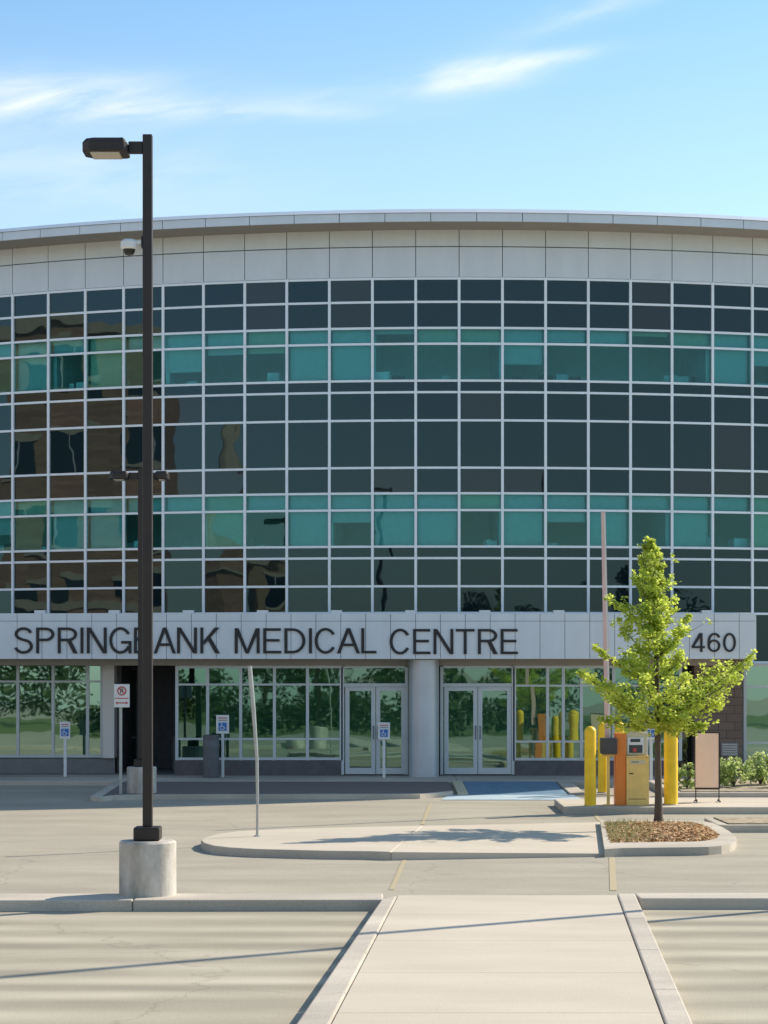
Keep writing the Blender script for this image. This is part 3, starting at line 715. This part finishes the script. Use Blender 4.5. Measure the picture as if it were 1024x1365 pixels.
# ------------------------------------------------------------------ signs
def access_sign(px, ytop, ypb, yb, Y, label, w=12, z0=ZS):
    X = PX(px, Y); t = thing('parking_sign', (X, Y, z0), label, 'parking sign', 'accessible parking signs')
    m = MB(); m.box(X-.035, X+.035, Y-.03, Y+.03, z0, PZ(ypb-3, Y), 'white'); m.build('post', t, bevel=.008)
    hw = w/2*Y/F*1.15; zt_, zb2 = PZ(ytop, Y), PZ(ypb, Y); H = zt_-zb2
    m = MB(); m.box(X-hw, X+hw, Y-.05, Y-.032, zb2, zt_, 'white'); p = m.build('panel', t, bevel=.006)
    # wheelchair symbol
    m = MB(); yq = Y-.054; c = Vector((X, yq, zb2+H*.42))
    bs = H*.22
    m.box(X-bs, X+bs, yq, yq+.003, zb2+H*.16, zb2+H*.16+2*bs, 'signblue'); 
    m.build('symbol_field', p)
    m = MB(); yq -= .004; zc = zb2+H*.16+bs
    m.tube([(X-bs*.1+bs*.5*math.cos(a), yq, zc-bs*.25+bs*.5*math.sin(a)) for a in [R(100+i*20) for i in range(13)]], bs*.09, 'white', 6)
    m.tube([(X-bs*.2, yq, zc+bs*.5), (X-bs*.2, yq, zc), (X+bs*.3, yq, zc-.02*bs), (X+bs*.55, yq, zc-bs*.5)], bs*.11, 'white', 6)
    m.tube([(X-bs*.22, yq, zc+bs*.62), (X-bs*.22, yq, zc+bs*.85)], bs*.16, 'white', 8)
    m.build('wheelchair_symbol', p)
    m = MB(); yq = Y-.053
    for i in range(2): m.box(X-hw*.7, X+hw*.7, yq, yq+.002, zt_-H*(.14+.12*i)-H*.05, zt_-H*(.14+.12*i), 'signred' if i == 0 else 'signgrey')
    m.build('print', p)
access_sign(87, 962, 985, 1033, 50.4, 'accessible parking sign on white post in front of the leftmost shop windows')
access_sign(297, 953, 978, 1034, 50.2, 'accessible parking sign on white post beside the round grey litter bin', w=15)
access_sign(512, 963, 986, 1036, 50.0, 'accessible parking sign on white post in front of the single-leaf glass door', w=14)
access_sign(868, 964, 986, 1040, 48.4, 'accessible parking sign half hidden between pay machine and tree trunk', w=13, z0=ZS-.01)
# no-parking sign
Y = 44.3; X = PX(161, Y)
t = thing('no_parking_sign', (X, Y, .09), 'white no-parking sign with red circle on grey steel post by the sidewalk', 'traffic sign')
m = MB(); m.box(X-.03, X+.03, Y-.02, Y+.02, .085, PZ(914, Y), 'galv'); m.build('post', t)
X = PX(162.7, Y); hw = 10.3*Y/F
m = MB(); m.box(X-hw, X+hw, Y-.04, Y-.022, PZ(943, Y), PZ(912, Y), 'white'); p = m.build('panel', t, bevel=.008)
m = MB(); yq = Y-.046; zc = PZ(921, Y); rr = .085
m.tube([(X+rr*math.cos(a), yq, zc+rr*math.sin(a)) for a in [2*PI*i/24 for i in range(25)]], .013, 'signred', 6)
m.tube([(X-rr*.7, yq, zc+rr*.7), (X+rr*.7, yq, zc-rr*.7)], .011, 'signred', 6); m.build('red_circle', p)
m = MB(); yq = Y-.043
m.box(X-.03, X-.013, yq, yq+.002, zc-.055, zc+.05, 'letter'); m.box(X-.012, X+.03, yq, yq+.002, zc+.035, zc+.05, 'letter'); m.box(X-.012, X+.03, yq, yq+.002, zc-.005, zc+.01, 'letter'); m.box(X+.018, X+.033, yq, yq+.002, zc+.01, zc+.035, 'letter')
m.build('letter', p)
m = MB(); m.box(X-hw+.02, X+hw-.02, yq, yq+.002, PZ(931.5, Y), PZ(930.2, Y), 'signred')
zc = PZ(937, Y); m.box(X-.09, X+.09, yq, yq+.002, zc-.012, zc+.012, 'signred')
for s_ in (-1, 1): m.face([(X+s_*.09, yq, zc-.035), (X+s_*.135, yq, zc), (X+s_*.09, yq, zc+.035)], 'signred')
m.build('arrow', p)

# litter bin
Y = 50.0; X = PX(281.5, Y); r = 11*Y/F
t = thing('litter_bin', (X, Y, ZS), 'round dark grey litter bin standing in front of the shop windows', 'litter bin')
zt_ = PZ(980, Y)
m = MB(); m.lathe(X, Y, [(r*.92, ZS), (r*.96, ZS+.03), (r*.98, zt_-.28)], 'bin', 28); m.build('body', t, smooth=True)
m = MB(); m.lathe(X, Y, [(r*1.04, zt_-.285), (r*1.04, zt_-.22), (r*.98, zt_-.2), (r*.98, zt_-.06), (r*1.03, zt_-.04), (r*1.0, zt_)], 'bin', 28)
m.lathe(X, Y, [(r*.8, zt_+.001), (r*.7, zt_+.012)], 'black', 24); m.build('lid', t, smooth=True)

# leaning thin pole on island
b0 = G(343, 1115, ZI); top = Vector((PX(332.5, b0.y), b0.y+.05, PZ(888, b0.y)))
t = thing('marker_pole', b0, 'thin bent pale pole leaning on the concrete island', 'pole')
mid = b0.lerp(top, .45)+Vector((.05, 0, 0)); up = b0.lerp(top, .75)+Vector((.03, 0, 0))
m = MB(); m.tube([b0+Vector((0, 0, -.02)), b0.lerp(top, .2)+Vector((.028, 0, 0)), mid, up, top], [.021, .022, .026, .034, .036], 'galv', 10); m.build('post', t, smooth=True)
m = MB(); m.lathe(b0.x, b0.y, [(.055, ZI), (.055, ZI+.012), (.03, ZI+.02)], 'galv', 16); m.build('base_plate', t)

# bollards
def bollard(px, ytop, ybase, z, r, label):
    d = F*(EYE-z)/(ybase-HY); X = PX(px, d); t = thing('bollard', (X, d, z), label, 'bollard', 'yellow bollards round the pay machine')
    zt_ = PZ(ytop, d); prof = [(r, z), (r, zt_-r*.95)]+[(r*math.cos(a), zt_-r*.95+r*.95*math.sin(a)) for a in [R(12*i) for i in range(1, 8)]]
    m = MB(); m.lathe(X, d, prof, 'ybol', 28); m.build('sleeve', t, smooth=True)
    m = MB(); m.lathe(X, d, [(r+.025, z-.005), (r+.025, z+.01), (r+.001, z+.02)], 'galv', 24); m.build('base_ring', t)
bollard(787, 968, 1075, ZK, .110, 'yellow bollard at the left end of the pay island, frontmost on the left')
bollard(803.5, 963, 1057, .03, .103, 'yellow bollard standing behind the dark barrier box')
bollard(826, 962, 1058, .03, .100, 'yellow bollard behind the pay machine, only its domed top showing')
bollard(894.5, 965, 1073, ZK, .132, 'thick yellow bollard right of the pay machine and tree trunk')

# barrier gate
Y = 40.1; X = PX(811, Y)
t = thing('barrier_gate', (X, Y, ZK), 'car park barrier with dark box on yellow post and pink-white arm raised upright', 'barrier')
m = MB(); m.box(X-.028, X+.028, Y-.03, Y+.03, ZK, PZ(1004, Y), 'ymach'); m.box(X-.09, X+.09, Y-.09, Y+.09, ZK, ZK+.012, 'ymach'); m.build('post', t, bevel=.005)
m = MB(); m.box(PX(800.5, Y), PX(822, Y), Y-.16, Y+.12, PZ(1005, Y), PZ(983.5, Y), 'darkbox'); m.box(PX(803, Y), PX(831, Y), Y-.05, Y+.05, PZ(1008.5, Y), PZ(1005.1, Y), 'ymach'); m.build('motor_box', t, bevel=.02)
m = MB(); pa = Vector((PX(812, Y), Y+.17, PZ(998, Y))); pb = Vector((PX(805.5, Y), Y+.17, PZ(681, Y)))
u = Vector((1, 0, 0)); n_ = 9
arm = MB()
for i in range(n_):
    a = pa.lerp(pb, i/n_); b = pa.lerp(pb, (i+1)/n_); kk = 'armpink' if i % 2 == 0 else 'armpink'
    wa = .058-.018*i/n_; wb = .058-.018*(i+1)/n_
    pts = [a+Vector((-wa, -.02, 0)), a+Vector((wa, -.02, 0)), a+Vector((wa, .02, 0)), a+Vector((-wa, .02, 0)), b+Vector((-wb, -.02, 0)), b+Vector((wb, -.02, 0)), b+Vector((wb, .02, 0)), b+Vector((-wb, .02, 0))]
    n0 = len(arm.v); arm.v += pts; ii = arm.mi(kk); i2 = arm.mi('armwhite')
    for q, mm in (((0, 1, 5, 4), ii), ((1, 2, 6, 5), i2), ((2, 3, 7, 6), ii), ((3, 0, 4, 7), ii), ((3, 2, 1, 0), ii), ((4, 5, 6, 7), ii)): arm.f.append([n0+w for w in q]); arm.m.append(mm)
arm.build('arm', t)
m = MB()
a = pa.lerp(pb, .02); b = pa.lerp(pb, .995); m.face([a+Vector((.018, -.022, 0)), a+Vector((.05, -.022, 0)), b+Vector((.034, -.022, 0)), b+Vector((.010, -.022, 0))], 'armwhite'); m.build('reflective_strip', t)

# pay machine
Y = 40.15; x0, x1, xo = PX(834, Y), PX(864, Y), PX(820, Y)
t = thing('pay_machine', ((x0+x1)/2, Y, ZK), 'tan yellow car park pay machine with orange side panel and dark screen', 'pay machine')
zt_ = PZ(976, Y); zm = PZ(1007, Y)
m = MB(); m.box(x0, x1, Y-.16, Y+.2, ZK, zm-.03, 'ymach'); m.box(x0-.01, x1+.015, Y-.18, Y+.21, zm-.029, zm, 'ymach'); m.build('body', t, bevel=.01)
m = MB(); m.box(xo, x0-.003, Y-.12, Y+.22, ZK, PZ(977, Y), 'orange'); m.build('side_panel', t, bevel=.012)
m = MB(); m.box(x0, x1-.02, Y-.06, Y+.2, zm+.001, zt_, 'cream'); hd = m.build('head', t, bevel=.015)
m = MB(); ya = Y-.075
m.box(PX(836, Y), PX(858, Y), ya, ya+.014, PZ(1004, Y), PZ(983, Y), 'white'); m.box(PX(838, Y), PX(856, Y), ya-.006, ya-.001, PZ(1003.5, Y), PZ(993, Y), 'screen'); m.box(PX(840, Y), PX(853, Y), ya-.006, ya-.001, PZ(989, Y), PZ(984.8, Y), 'screen')
m.box(PX(843, Y), PX(848, Y), ya-.010, ya-.0065, PZ(1002, Y), PZ(997, Y), 'signred'); m.build('screen', hd)
m = MB(); m.box(PX(841, Y), PX(851, Y), Y-.03, Y+.15, zt_+.001, PZ(968, Y), 'cream'); m.build('vent_cap', hd, bevel=.01)
m = MB(); m.box(x0+.05, x0+.13, Y-.168, Y-.161, zm-.35, zm-.33, 'black'); m.box(x0+.04, x1-.05, Y-.164, Y-.161, ZK+.12, ZK+.13, 'black'); m.build('door_lock', t)
m = MB(); m.box(PX(837, Y), PX(846, Y), Y-.184, Y-.1805, zm-.022, zm-.012, 'white'); m.box(x0+.07, x1-.08, Y-.165, Y-.161, zm-.16, zm-.08, 'cream'); m.box(x0+.10, x0+.24, Y-.168, Y-.1655, zm-.125, zm-.112, 'black'); m.build('ticket_slot', t)

# sign board
Y = 41.0
t = thing('sign_board', (PX(942, Y), Y, ZK), 'blank peach-coloured poster board in a dark frame on two legs', 'sign board')
xa, xb2 = PX(927, Y), PX(958, Y)
m = MB(); m.box(xa, xb2, Y-.012, Y+.012, PZ(1050, Y), PZ(977.5, Y), 'poster'); m.build('panel', t)
m = MB()
m.box(xb2+.001, xb2+.025, Y-.02, Y+.02, PZ(1052, Y), PZ(976, Y), 'bronze'); m.box(xa-.012, xa-.001, Y-.02, Y+.02, PZ(1052, Y), PZ(976, Y), 'bronze')
m.box(xa, xb2, Y-.02, Y+.02, PZ(1052.5, Y), PZ(1050.1, Y), 'bronze'); m.box(xa, xb2, Y-.02, Y+.02, PZ(977.4, Y), PZ(975.8, Y), 'bronze'); m.build('frame', t)
for xx, sg in ((xa+.01, 1), (xb2+.01, -1)):
    m = MB(); m.tube([(xx, Y, PZ(1052, Y)), (xx, Y, ZK+.03)], .011, 'black', 8); m.tube([(xx, Y-.14, ZK+.015), (xx+.02*sg, Y, ZK+.04), (xx, Y+.14, ZK+.015)], .015, 'black', 8); m.build('leg', t)

# ------------------------------------------------------------------ foliage helpers
def leaf(m, c, s_, k, up=.5):
    d = Vector((random.gauss(0, 1), random.gauss(0, 1), random.gauss(0, 1)*up)).normalized()
    n = Vector((random.gauss(0, .7), random.gauss(0, .7), 1)).normalized()
    w = d.cross(n)
    if w.length < 1e-3: return
    w.normalize(); h = d*s_; w = w*s_*.55
    fold = n*s_*.15
    m.face([c, c+h*.45+w+fold, c+h, c+h*.45-w+fold], k)
def clump(m, c, r, n, s0, k, flat=.8):
    for _ in range(n):
        while True:
            p = Vector((random.uniform(-1, 1), random.uniform(-1, 1), random.uniform(-1, 1)))
            if p.length < 1: break
        leaf(m, c+Vector((p.x*r, p.y*r, p.z*r*flat)), random.uniform(.6, 1.25)*s0, k)

# young tree
TB = G(878, 1100, ZI+.08); TY = TB.y
TY = 35.6; TB = Vector((PX(878, TY), TY, ZI+.06))
t = thing('maple_tree', TB, 'young yellow-green leafy tree growing in the bark bed of the island', 'tree')
T = lambda px, py, dy=0.: Vector((PX(px, TY), TY+dy, PZ(py, TY)))
m = MB()
trunk = [TB+Vector((0, 0, -.08)), TB+Vector((0, 0, .06)), T(878, 1060), T(877, 1000), T(877, 950), T(876, 900), T(874, 850), T(870, 790), T(867, 740), T(866, 724)]
m.tube(trunk, [.105, .075, .062, .055, .05, .042, .034, .022, .012, .006], 'bark', 12)
crown = MB(); crown.nofix = True
def limb(py0, tip, rad0=.02, sag=.0):
    a = T(876, py0); b = tip
    md = a.lerp(b, .5)+Vector((0, 0, -.06-sag))
    pts = [a, a.lerp(md, .6), md, md.lerp(b, .6), b]
    m.tube(pts, [rad0, rad0*.8, rad0*.6, rad0*.4, rad0*.15], 'bark', 6, cap=False)
    return pts
def dress(pts, start, rr, n, s0=.06):
    total = len(pts)-1
    steps = 9
    for i in range(steps):
        f = start+(1-start)*i/(steps-1); g_ = f*total; j = min(int(g_), total-1); p = pts[j].lerp(pts[j+1], g_-j)
        r = rr*(1-.45*abs(2*f-1.05))
        for q in range(2):
            c = p+Vector((random.gauss(0, r*.35), random.gauss(0, r*.35), random.gauss(0, r*.28)))
            clump(crown, c, r*random.uniform(.5, .98), n, s0, 'leaf', .7)
# (start row, tip x, tip y, depth offset, spread)
limbs = [(962, 776, 898, -.1, .21), (955, 800, 912, -.8, .20), (962, 995, 882, .1, .21), (958, 972, 905, -.7, .22), (965, 985, 900, .5, .20), (968, 845, 950, -.9, .20), (965, 905, 955, -.8, .20), (960, 815, 925, .8, .22), (955, 930, 920, .9, .22),
         (970, 802, 958, -.3, .15), (972, 935, 968, -.3, .17), (945, 850, 905, -1.0, .22), (945, 905, 900, -1.0, .22), (940, 870, 910, 1.1, .2), (965, 960, 935, -.2, .21), (965, 820, 935, -.5, .21), (950, 960, 890, .3, .19), (955, 790, 905, .35, .18), (968, 1001, 872, -.2, .12), (969, 884, 950, -.6, .2),
         (915, 794, 862, 0, .10), (905, 905, 872, -.4, .17), (905, 830, 880, -.4, .22), (910, 850, 870, .6, .22), (900, 893, 862, .6, .16),
         (880, 824, 832, -.1, .18), (875, 910, 838, -.3, .20), (870, 855, 845, -.6, .20), (870, 885, 840, .6, .20), (880, 920, 820, .1, .10),
         (850, 815, 798, 0, .14), (855, 832, 808, -.3, .15), (840, 900, 800, .1, .15), (845, 855, 810, -.45, .17), (845, 880, 805, -.45, .17), (840, 870, 800, .45, .18),
         (810, 847, 772, 0, .15), (810, 884, 775, 0, .15), (805, 866, 770, -.3, .16), (805, 866, 765, .3, .15), (780, 855, 745, 0, .13), (780, 883, 752, .05, .11), (775, 868, 742, -.15, .13), (750, 862, 728, 0, .09), (745, 868, 722, 0, .075)]
for y0, tx, ty, dy, rr in limbs:
    pts = limb(y0, T(tx, ty, dy), .022 if ty > 850 else .014)
    for _ in range(4):
        q = pts[random.choice((2, 3))]; e = q+Vector((random.gauss(0, rr), random.gauss(0, rr), rr*random.uniform(.2, 1.2)))
        m.tube([q, q.lerp(e, .5)+Vector((0, 0, -.02)), e], [.006, .004, .0015], 'bark', 4, cap=False)
        clump(crown, e, rr*.45, 9, .06, 'leaf', .8)
    dress(pts, .3 if ty > 860 else .2, rr, 22 if rr > .16 else 17)
clump(crown, T(864, 720), .05, 10, .07, 'leaf', 1.6)
m.build('trunk', t, smooth=True); crown.build('crown', t)

# shrubs in the right bed
def shrub(px, pyt, w, Y, label, n=520):
    X = PX(px, Y); zt_ = PZ(pyt, Y); h = zt_-ZK; t = thing('shrub', (X, Y, ZK+.02), label, 'shrub', 'shrubs along the building'); W_ = w*Y/F/2
    m = MB()
    for _ in range(9):
        a = random.uniform(0, 2*PI); r = random.uniform(.3, .8)*W_
        m.tube([(X, Y, ZK), (X+math.cos(a)*r*.5, Y+math.sin(a)*r*.5, ZK+h*.4), (X+math.cos(a)*r, Y+math.sin(a)*r, ZK+h*.8)], [.012, .008, .003], 'bark', 5, cap=False)
    m.build('stem', t)
    m = MB(); m.nofix = True
    for _ in range(26):
        a = random.uniform(0, 2*PI); r = W_*math.sqrt(random.random())*.85; z = ZK+h*random.uniform(.15, .92)*(1-.35*(r/W_)**2)
        clump(m, Vector((X+math.cos(a)*r, Y+math.sin(a)*r, z)), W_*.27, n//26, .075, 'leaf2', .9)
    m.build('foliage', t)
shrub(916, 1014, 30, 45.0, 'small bright green shrub left of the peach poster board', 420)
shrub(978, 1003, 52, 45.6, 'round pale green shrub just right of the poster board', 900)
shrub(1014, 1001, 50, 46.4, 'pale green shrub at the right edge under the end window', 900)
shrub(1048, 1012, 44, 45.4, 'pale green shrub beyond the right edge of the photo', 500)
shrub(948, 1026, 26, 46.6, 'low green shrub half hidden behind the poster board', 400)
shrub(880, 1012, 20, 49.0, 'narrow green plant behind the tree trunk', 200) if False else None

# ------------------------------------------------------------------ what the glass mirrors (stands behind / left of the viewer)
def brick_block(loc, rz, w, dep, h, storeys, nwin, kk, label):
    t = thing('brick_building', (loc[0], loc[1], 0), label, 'building')
    WL[t.name] = Vector((0, 0, 0)); t.rotation_euler = (0, 0, rz)
    m = MB(); m.box(-w/2, w/2, 0, dep, 0, h, kk); m.build('wall', t)
    m = MB(); m.box(-w/2-.2, w/2+.2, -.25, dep+.2, h+.002, h+.5, 'stone'); m.build('cornice', t)
    m = MB(); m.box(-w/2, w/2, -.08, -.003, h*.28, h*.28+.35, 'stone'); m.build('string_course', t)
    sh = h/storeys
    for s_ in range(storeys):
        for i in range(nwin):
            x = -w/2+w*(i+.5)/nwin; z = s_*sh+sh*.28; ww = w/nwin*.26; hh = sh*.5
            m = MB(); m.face([(x-ww, -.02, z), (x+ww, -.02, z), (x+ww, -.02, z+hh), (x-ww, -.02, z+hh)], 'glass_dark'); wd = m.build('window', t)
            m = MB(); m.box(x-ww-.1, x+ww+.1, -.12, -.021, z-.18, z, 'stone'); m.box(x-ww-.15, x+ww+.15, -.10, -.021, z+hh, z+hh+.28, 'stone'); m.box(x-.04, x+.04, -.06, -.021, z, z+hh, 'white'); m.build('frame', wd)
    return t
brick_block((-38, 26), R(150), 23, 10, 17.5, 5, 6, 'redbrick', 'five-storey red-brown brick block with cream cornice, left of the car park')
brick_block((-31.5, -19), R(152), 7, 7, 8.6, 3, 2, 'redbrick2', 'small ochre brick block with cream bands, left and behind the viewer')
# gabled house with a slim tower
t = thing('gabled_house', (0, 0, 0), 'red gabled building with a slim pointed turret, behind the viewer on the left', 'building')
m = MB(); hx, hy = -40, -13; m.box(hx-3.0, hx+3.0, hy-6, hy, 0, 8, 'redbrick'); m.build('wall', t)
m = MB(); m.prism([(hx-3.3, hy-6.3), (hx+3.3, hy-6.3), (hx+3.3, hy+.3), (hx-3.3, hy+.3)], 8.01, 8.2, 'stone')
m.face([(hx-3.3, hy+.3, 8.2), (hx+3.3, hy+.3, 8.2), (hx, hy-3, 11.6)], 'redbrick'); m.face([(hx+3.3, hy+.3, 8.2), (hx+3.3, hy-6.3, 8.2), (hx, hy-3, 11.6)], 'redbrick'); m.face([(hx-3.3, hy-6.3, 8.2), (hx-3.3, hy+.3, 8.2), (hx, hy-3, 11.6)], 'redbrick'); m.face([(hx+3.3, hy-6.3, 8.2), (hx-3.3, hy-6.3, 8.2), (hx, hy-3, 11.6)], 'redbrick'); m.build('roof', t)
m = MB(); m.lathe(hx+.6, hy-1, [(.8, 8), (.8, 12.5), (.95, 12.6), (.05, 17)], 'stone', 10); m.build('turret', t)
def back_tree(x, y, h, w, label, conifer=False, n=1500):
    t = thing('pine_tree' if conifer else 'broadleaf_tree', (x, y, 0), label, 'tree', 'trees behind the viewer')
    m = MB(); m.tube([(x, y, 0), (x+.1, y, h*.5), (x, y, h*.95)], [.22, .14, .03], 'bark', 8); m.build('trunk', t)
    m = MB(); m.nofix = True
    for _ in range(n//12):
        f = random.random(); z = h*(.18+.8*f)
        r = w*(1-f)*1. if conifer else w*math.sqrt(max(0, 1-(2*f-.85)**2))
        a = random.uniform(0, 2*PI); q = r*math.sqrt(random.random())
        clump(m, Vector((x+math.cos(a)*q, y+math.sin(a)*q, z)), w*.22, 20, .28, 'leaf3')
    m.build('crown', t)
specs = [(25, -14, 9.5, 2.6, 1, 'tall dark pine, nearest of those behind the viewer on the right'), (31, -10, 8.5, 2.4, 1, 'dark pine standing right of the tallest pine behind the viewer'),
         (-14, -36, 4.6, 3.4, 0, 'low broad dark tree on the lawn behind the viewer, left'), (-6, -38, 5.0, 3.6, 0, 'low broad dark tree on the lawn, second from the left behind the viewer'), (2, -40, 4.4, 3.4, 0, 'low dark tree on the lawn directly behind the viewer'),
         (10, -38, 5.2, 3.6, 0, 'broad tree on the lawn behind the viewer, right of centre'), (18, -30, 6, 3.2, 0, 'taller broadleaf tree on the lawn behind the viewer, right'), (38, -2, 8, 3, 0, 'broadleaf tree far to the right of the car park'), (-22, -34, 5, 3.4, 0, 'broad tree at the left corner of the lawn behind the viewer')]
for x, y, h, w, cf, lb in specs: back_tree(x, y, h, w, lb, bool(cf))
m = MB(); m.nofix = True
for _ in range(600):
    x = random.uniform(-17, 9); clump(m, Vector((x, -14+random.uniform(-.6, .6), random.uniform(.2, 1.7))), .5, 12, .26, 'leaf3')
tag(m.build('hedge'), 'long dark clipped hedge across the lawn behind the viewer', 'hedge')

# ------------------------------------------------------------------ light and sky
EL = 34.5; SD = Vector((.845, .535, 0)).normalized()     # direction towards the sun on the ground
S = Vector((SD.x*math.cos(R(EL)), SD.y*math.cos(R(EL)), math.sin(R(EL))))
su = bpy.data.lights.new('sun', 'SUN'); su.energy = 4.4; su.angle = R(.5); su.color = (1, .89, .74)
so = bpy.data.objects.new('sun', su); C.objects.link(so); so.rotation_euler = S.to_track_quat('Z', 'Y').to_euler()
w = bpy.data.worlds.new('World'); bpy.context.scene.world = w; w.use_nodes = True
nt = w.node_tree; N = nt.nodes; L = nt.links; bg = N['Background']; bg.inputs['Strength'].default_value = .148
sk = N.new('ShaderNodeTexSky'); sk.sky_type = 'NISHITA'; sk.sun_disc = False; sk.sun_elevation = R(EL); sk.sun_rotation = math.atan2(SD.x, SD.y)
sk.air_density = 1.0; sk.dust_density = .6; sk.ozone_density = 1.6
def mth(op, a, b=None, c=None):
    x = N.new('ShaderNodeMath'); x.operation = op
    for i, v in enumerate((a, b, c)):
        if v is None: continue
        if isinstance(v, (int, float)): x.inputs[i].default_value = v
        else: L.new(v, x.inputs[i])
    return x.outputs[0]
tc = N.new('ShaderNodeTexCoord'); sp = N.new('ShaderNodeSeparateXYZ'); L.new(tc.outputs['Generated'], sp.inputs[0])
az = mth('ARCTAN2', sp.outputs['X'], sp.outputs['Y']); el = mth('ARCSINE', sp.outputs['Z'])
def streak(px, py, a, b, rot):
    u0 = math.atan((px-CX)/F); v0 = math.atan((HY-py)/F); a /= F; b /= F
    du = mth('SUBTRACT', az, u0); dv = mth('SUBTRACT', el, v0)
    c, s_ = math.cos(R(rot)), math.sin(R(rot))
    uu = mth('ADD', mth('MULTIPLY', du, c), mth('MULTIPLY', dv, s_)); vv = mth('SUBTRACT', mth('MULTIPLY', dv, c), mth('MULTIPLY', du, s_))
    q = mth('ADD', mth('POWER', mth('ABSOLUTE', mth('DIVIDE', uu, a)), 2), mth('POWER', mth('ABSOLUTE', mth('DIVIDE', vv, b)), 2))
    return mth('EXPONENT', mth('MULTIPLY', q, -1))
cmb = N.new('ShaderNodeCombineXYZ'); L.new(mth('MULTIPLY', az, 14), cmb.inputs[0]); L.new(mth('ADD', mth('MULTIPLY', el, 60), mth('MULTIPLY', az, -9)), cmb.inputs[1])
nz = N.new('ShaderNodeTexNoise'); nz.inputs['Scale'].default_value = 1.; nz.inputs['Detail'].default_value = 7; nz.inputs['Roughness'].default_value = .6; nz.inputs['Distortion'].default_value = .4
L.new(cmb.outputs[0], nz.inputs['Vector'])
nr = N.new('ShaderNodeMapRange'); nr.inputs['From Min'].default_value = .33; nr.inputs['From Max'].default_value = .68; L.new(nz.outputs['Fac'], nr.inputs[0])
parts = [(60, 140, 190, 30, 2, .85), (260, 150, 230, 12, 0, .45), (640, 100, 85, 20, 8, .9), (735, 78, 90, 9, 6, .45), (800, 12, 110, 16, 14, .4), (60, 240, 260, 50, 0, .35), (450, 125, 120, 14, 8, .2)]
tot = None
for px, py, a, b, r_, s_ in parts:
    q = mth('MULTIPLY', streak(px, py, a, b, r_), s_); tot = q if tot is None else mth('ADD', tot, q)
cl = mth('MINIMUM', mth('MULTIPLY', tot, mth('ADD', mth('MULTIPLY', nr.outputs[0], .95), .12)), .9)
wide = N.new('ShaderNodeTexNoise'); wide.inputs['Scale'].default_value = 3; wide.inputs['Detail'].default_value = 6
L.new(tc.outputs['Generated'], wide.inputs['Vector'])
wr = N.new('ShaderNodeMapRange'); wr.inputs['From Min'].default_value = .44; wr.inputs['From Max'].default_value = .8; wr.inputs['To Max'].default_value = .5; L.new(wide.outputs['Fac'], wr.inputs[0])  # unseen clouds behind the viewer, thickened to brighten the shaded facade
back = N.new('ShaderNodeMapRange'); back.inputs['From Min'].default_value = .3; back.inputs['From Max'].default_value = -.2; L.new(sp.outputs['Y'], back.inputs[0])
hz_ = N.new('ShaderNodeMapRange'); hz_.inputs['From Min'].default_value = .32; hz_.inputs['From Max'].default_value = .16; hz_.inputs['To Max'].default_value = .32; L.new(sp.outputs['Z'], hz_.inputs[0])
cl = mth('ADD', cl, mth('MULTIPLY', hz_.outputs[0], mth('SUBTRACT', 1, cl)))
cl = mth('MAXIMUM', cl, mth('MULTIPLY', wr.outputs[0], back.outputs[0]))
tint = N.new('ShaderNodeMix'); tint.data_type = 'RGBA'; tint.blend_type = 'MULTIPLY'; tint.inputs[0].default_value = 1; L.new(sk.outputs[0], tint.inputs[6]); tint.inputs[7].default_value = (.59, .79, .85, 1)
mx = N.new('ShaderNodeMix'); mx.data_type = 'RGBA'; L.new(cl, mx.inputs[0]); L.new(tint.outputs[2], mx.inputs[6]); mx.inputs[7].default_value = (4.9, 5.1, 5.3, 1)
L.new(mx.outputs[2], bg.inputs[0])

# ------------------------------------------------------------------ camera
cd = bpy.data.cameras.new('camera'); co = bpy.data.objects.new('camera', cd); C.objects.link(co)
co.location = (0, 0, EYE); co.rotation_euler = (R(90), 0, 0)
cd.sensor_fit = 'HORIZONTAL'; cd.sensor_width = 36; cd.lens = 36*F/1024; cd.shift_y = (HY-682.5)/1024; cd.clip_end = 2000; cd.clip_start = .1
sc = bpy.context.scene; sc.camera = co
sc.view_settings.view_transform = 'Standard'; sc.view_settings.look = 'None'; sc.view_settings.exposure = .58; sc.view_settings.gamma = 1
sc.render.resolution_x = 768; sc.render.resolution_y = 1024
sc.cycles.max_bounces = 8; sc.cycles.transparent_max_bounces = 12
